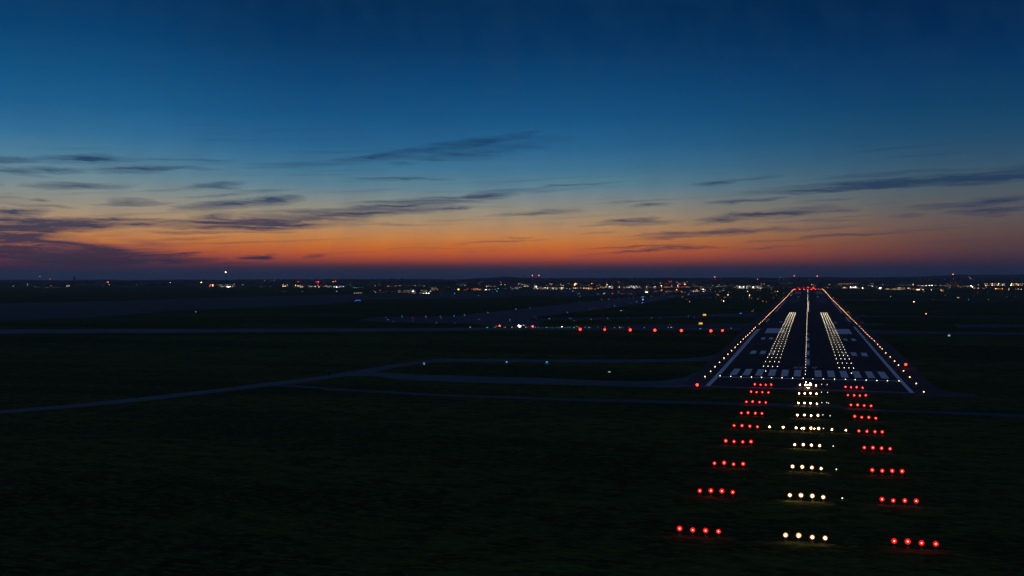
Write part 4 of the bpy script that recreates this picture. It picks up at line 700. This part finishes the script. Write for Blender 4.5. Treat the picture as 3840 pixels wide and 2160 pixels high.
L(3440,1090,6.44,"970,163,y,3 1003,165,y,3 380,215,c,2 453,212,w,1 1240,215,b,3 1717,218,y,2 1372,128,w,1 2115,157,w,1 2170,148,w,1 2353,135,w,1 2425,160,o,1 213,557,o,4")
L(3040,1090,6.44,"1310,218,b,1 1420,217,w,1 1518,220,w,1 1930,143,y,3 2493,267,y,4 1293,600,b,2 985,577,r,1 897,517,y,3 930,533,o,2 1595,32,b,1")
L(2500,980,2.14667,"1565,493,r,2 1577,494,r,2 688,402,w,2 700,392,w,2 183,323,o,2 803,325,y,2")
LC = {'w': ('white', (1, .90, .72)), 'y': ('warm yellow', (1, .68, .33)), 'o': ('orange', (1, .36, .09)), 'r': ('red', (1, .03, .03)), 'b': ('blue', (.06, .22, 1)), 'g': ('green', (.12, .85, .45)), 'c': ('teal', (.12, .72, .8))}
SEG = [(330, 'near the far-left tower'), (760, 'on the empty left horizon'), (1000, 'around the tall left mast'), (1320, 'in the low left terminals'), (1700, 'around the bright apron hall'), (1960, 'by the orange lit hall'), (2100, 'below the twin red masts'), (2350, 'right of the twin masts'), (2560, 'in the red-lit town'), (2740, 'near the left runway mast'), (2925, 'in the floodlit yard'), (3120, 'around the far runway end'), (3300, 'right of the runway end'), (3520, 'along the right-hand street'), (3690, 'around the red right mast'), (9999, 'near the right edge')]
PW = {1: 1.3, 2: 3.8, 3: 9.0, 4: 20.0, 5: 36.0, 6: 24.0}
emats = {}
def emt(c, z, low=False):
    if (c, z, low) not in emats: emats[(c, z, low)] = emit('lamp_glow_' + LC[c][0].replace(' ', '_') + '_%d' % z, LC[c][1], PW[z] * (0.4 if low and z < 4 else 1.0), False)
    return emats[(c, z, low)]
lm = {}
def lamp_mesh(c, z, kind):
    if (c, z, kind) in lm: return lm[(c, z, kind)]
    bm = bmesh.new()
    if kind == 'pole':
        b_cyl(bm, (0, 0, -1.0), (0, 0, 6.6), 0.16, 0.10, 6, 0); b_cyl(bm, (0, 0, 6.6), (0, -0.7, 7.0), 0.09, 0.09, 5, 0); b_box(bm, (0, -0.9, 7.35), (1.3, 1.3, 0.12), 0); b_ball(bm, (0, -0.9, 7.0), 0.55, 1, 1, (1, 1, .7))
    else:
        b_cyl(bm, (0, 0, -0.3), (0, 0, 0.25), 0.12, 0.10, 6, 0); b_ball(bm, (0, 0, 0.5), 0.34, 1, 1)
    m = mesh('lamp', bm); m.materials.append(M_mast); m.materials.append(emt(c, z, kind != 'pole')); lm[(c, z, kind)] = m; return m
seen = []; items = []
for px, py, c, z in T:
    if any(abs(px - a) < 1.3 and abs(py - b) < 1.0 for a, b in seen): continue
    seen.append((px, py))
    pole = py < 1103
    hgt = 7.0 if pole else 0.5
    d = None
    rpx = (0.36 + 0.18 * z) * (1.7 if z >= 5 and not pole else 1.0)                                        # wanted radius of the glowing head in photo pixels
    k0 = 1.0
    p = at(px, py, hgt)
    if p is None:
        p = at_f(px, 7300); F = fwd(p); hh = CAM.z + (1057.85 - py) * F / FPX - p.z; k = max(0.6, hh / 7.0)
    else:
        F = fwd(p); r = rpx * F / FPX; k = max(0.5, min(3.2, r / (0.55 if pole else 0.34)))
        p = at(px, py, hgt * k) or p
    name = {'r': 'warning_light', 'b': 'taxiway_light', 'g': 'taxiway_light', 'c': 'taxiway_light'}.get(c)
    if name is None or (pole and c in 'gc'): name = ('floodlight' if z >= 4 else 'street_lamp') if pole else 'airfield_lamp'
    items.append((z, name, px, py, c, p, k, 'pole' if pole else 'low', F))
order = sorted(range(len(items)), key=lambda i: -items[i][0])
cnt = {}; rest = []; made = {}
for i in order:
    z, name, px, py, c, p, k, kind, F = items[i]
    cnt[name] = cnt.get(name, 0) + 1
    if cnt[name] > 298: rest.append(items[i]); continue
    o = link(name, lamp_mesh(c, z, kind)); o.location = p; o.scale = (k,) * 3
    seg = next(t for lim, t in SEG if px < lim)
    where = 'uphill ' if py < 1066 else '' if py < 1090 else 'airfield-side '
    size = 'tiny ' if z == 1 else '' if z < 4 else 'bright '
    made.setdefault((size + where + LC[c][0] + ' ' + name.replace('_', ' '), seg), []).append((px, o, name))
for (what, seg), lst in made.items():
    lst.sort(key=lambda q: q[0])
    for i, (px, o, name) in enumerate(lst):
        if len(lst) == 1: lab = what + ' ' + seg
        elif len(lst) == 2: lab = '%s of two %s: %s' % (('left', 'right')[i], seg, what)
        else: lab = '%s %s, %s' % (what, seg, 'leftmost of them' if i == 0 else 'rightmost of them' if i == len(lst) - 1 else nth(i) + ' from left')
        tag(o, lab, name.replace('_', ' '), what + 's ' + seg)
if rest:
    bm = bmesh.new(); mats = []
    for z, name, px, py, c, p, k, kind, F in rest:
        m = emt(c, z, kind != 'pole')
        if m not in mats: mats.append(m)
        h_ = 7.0 if kind == 'pole' else 0.5
        b_ball(bm, p + Vector((0, 0, h_ * k)), (0.55 if kind == 'pole' else .34) * k, mats.index(m) + 1, 1, (1, 1, .7))
        b_cyl(bm, p, p + Vector((0, 0, (h_ - .4) * k)), 0.12 * k, 0.1 * k, 4, 0)
    o = link('street_lamps_far', mesh('distant_lamps', bm), None, [M_mast] + mats); o.name = 'distant_lamp'; o['kind'] = 'stuff'; tag(o, 'faint tiny lamps scattered through the distant town lights', 'lamps')

# an amber lit square panel on a mast in the town
p = at(1720, 1090); F = fwd(p); k = F / FPX; t = empty('amber_board', p, YAW); tag(t, 'square amber lit panel on a pole by the orange hall', 'panel')
bm = bmesh.new(); b_cyl(bm, (0, 0, 0), (0, 0, 3 * k), .2, .2); link('pole', mesh('pole', bm), t, [M_mast])
bm = bmesh.new(); b_box(bm, (0, 0, 5 * k), (5.6 * k, .4, 5 * k)); link('panel', mesh('panel', bm), t, [emit('lit_amber_panel', (1, .48, .04), 1.6, False)])

# ------------------------------------------------------------------ haze: even thin air round everything
bm = bmesh.new(); b_box(bm, (0, 0, 0), (1, 1, 1)); hz = link('haze', mesh('haze', bm)); hz['kind'] = 'stuff'
hz.location = (-1500, 5200, 67); hz.scale = (22000, 14000, 150)
m = bpy.data.materials.new('haze_air'); m.use_nodes = True; n = NT(m.node_tree); m.node_tree.nodes.clear()
o_ = n.new('ShaderNodeOutputMaterial'); v = n.new('ShaderNodeVolumePrincipled'); v.inputs['Color'].default_value = (0.85, 0.92, 1.0, 1); v.inputs['Density'].default_value = 6.0e-5; v.inputs['Anisotropy'].default_value = 0.3
n.l.new(v.outputs[0], o_.inputs['Volume']); hz.data.materials.append(m)
hz.display_type = 'WIRE'
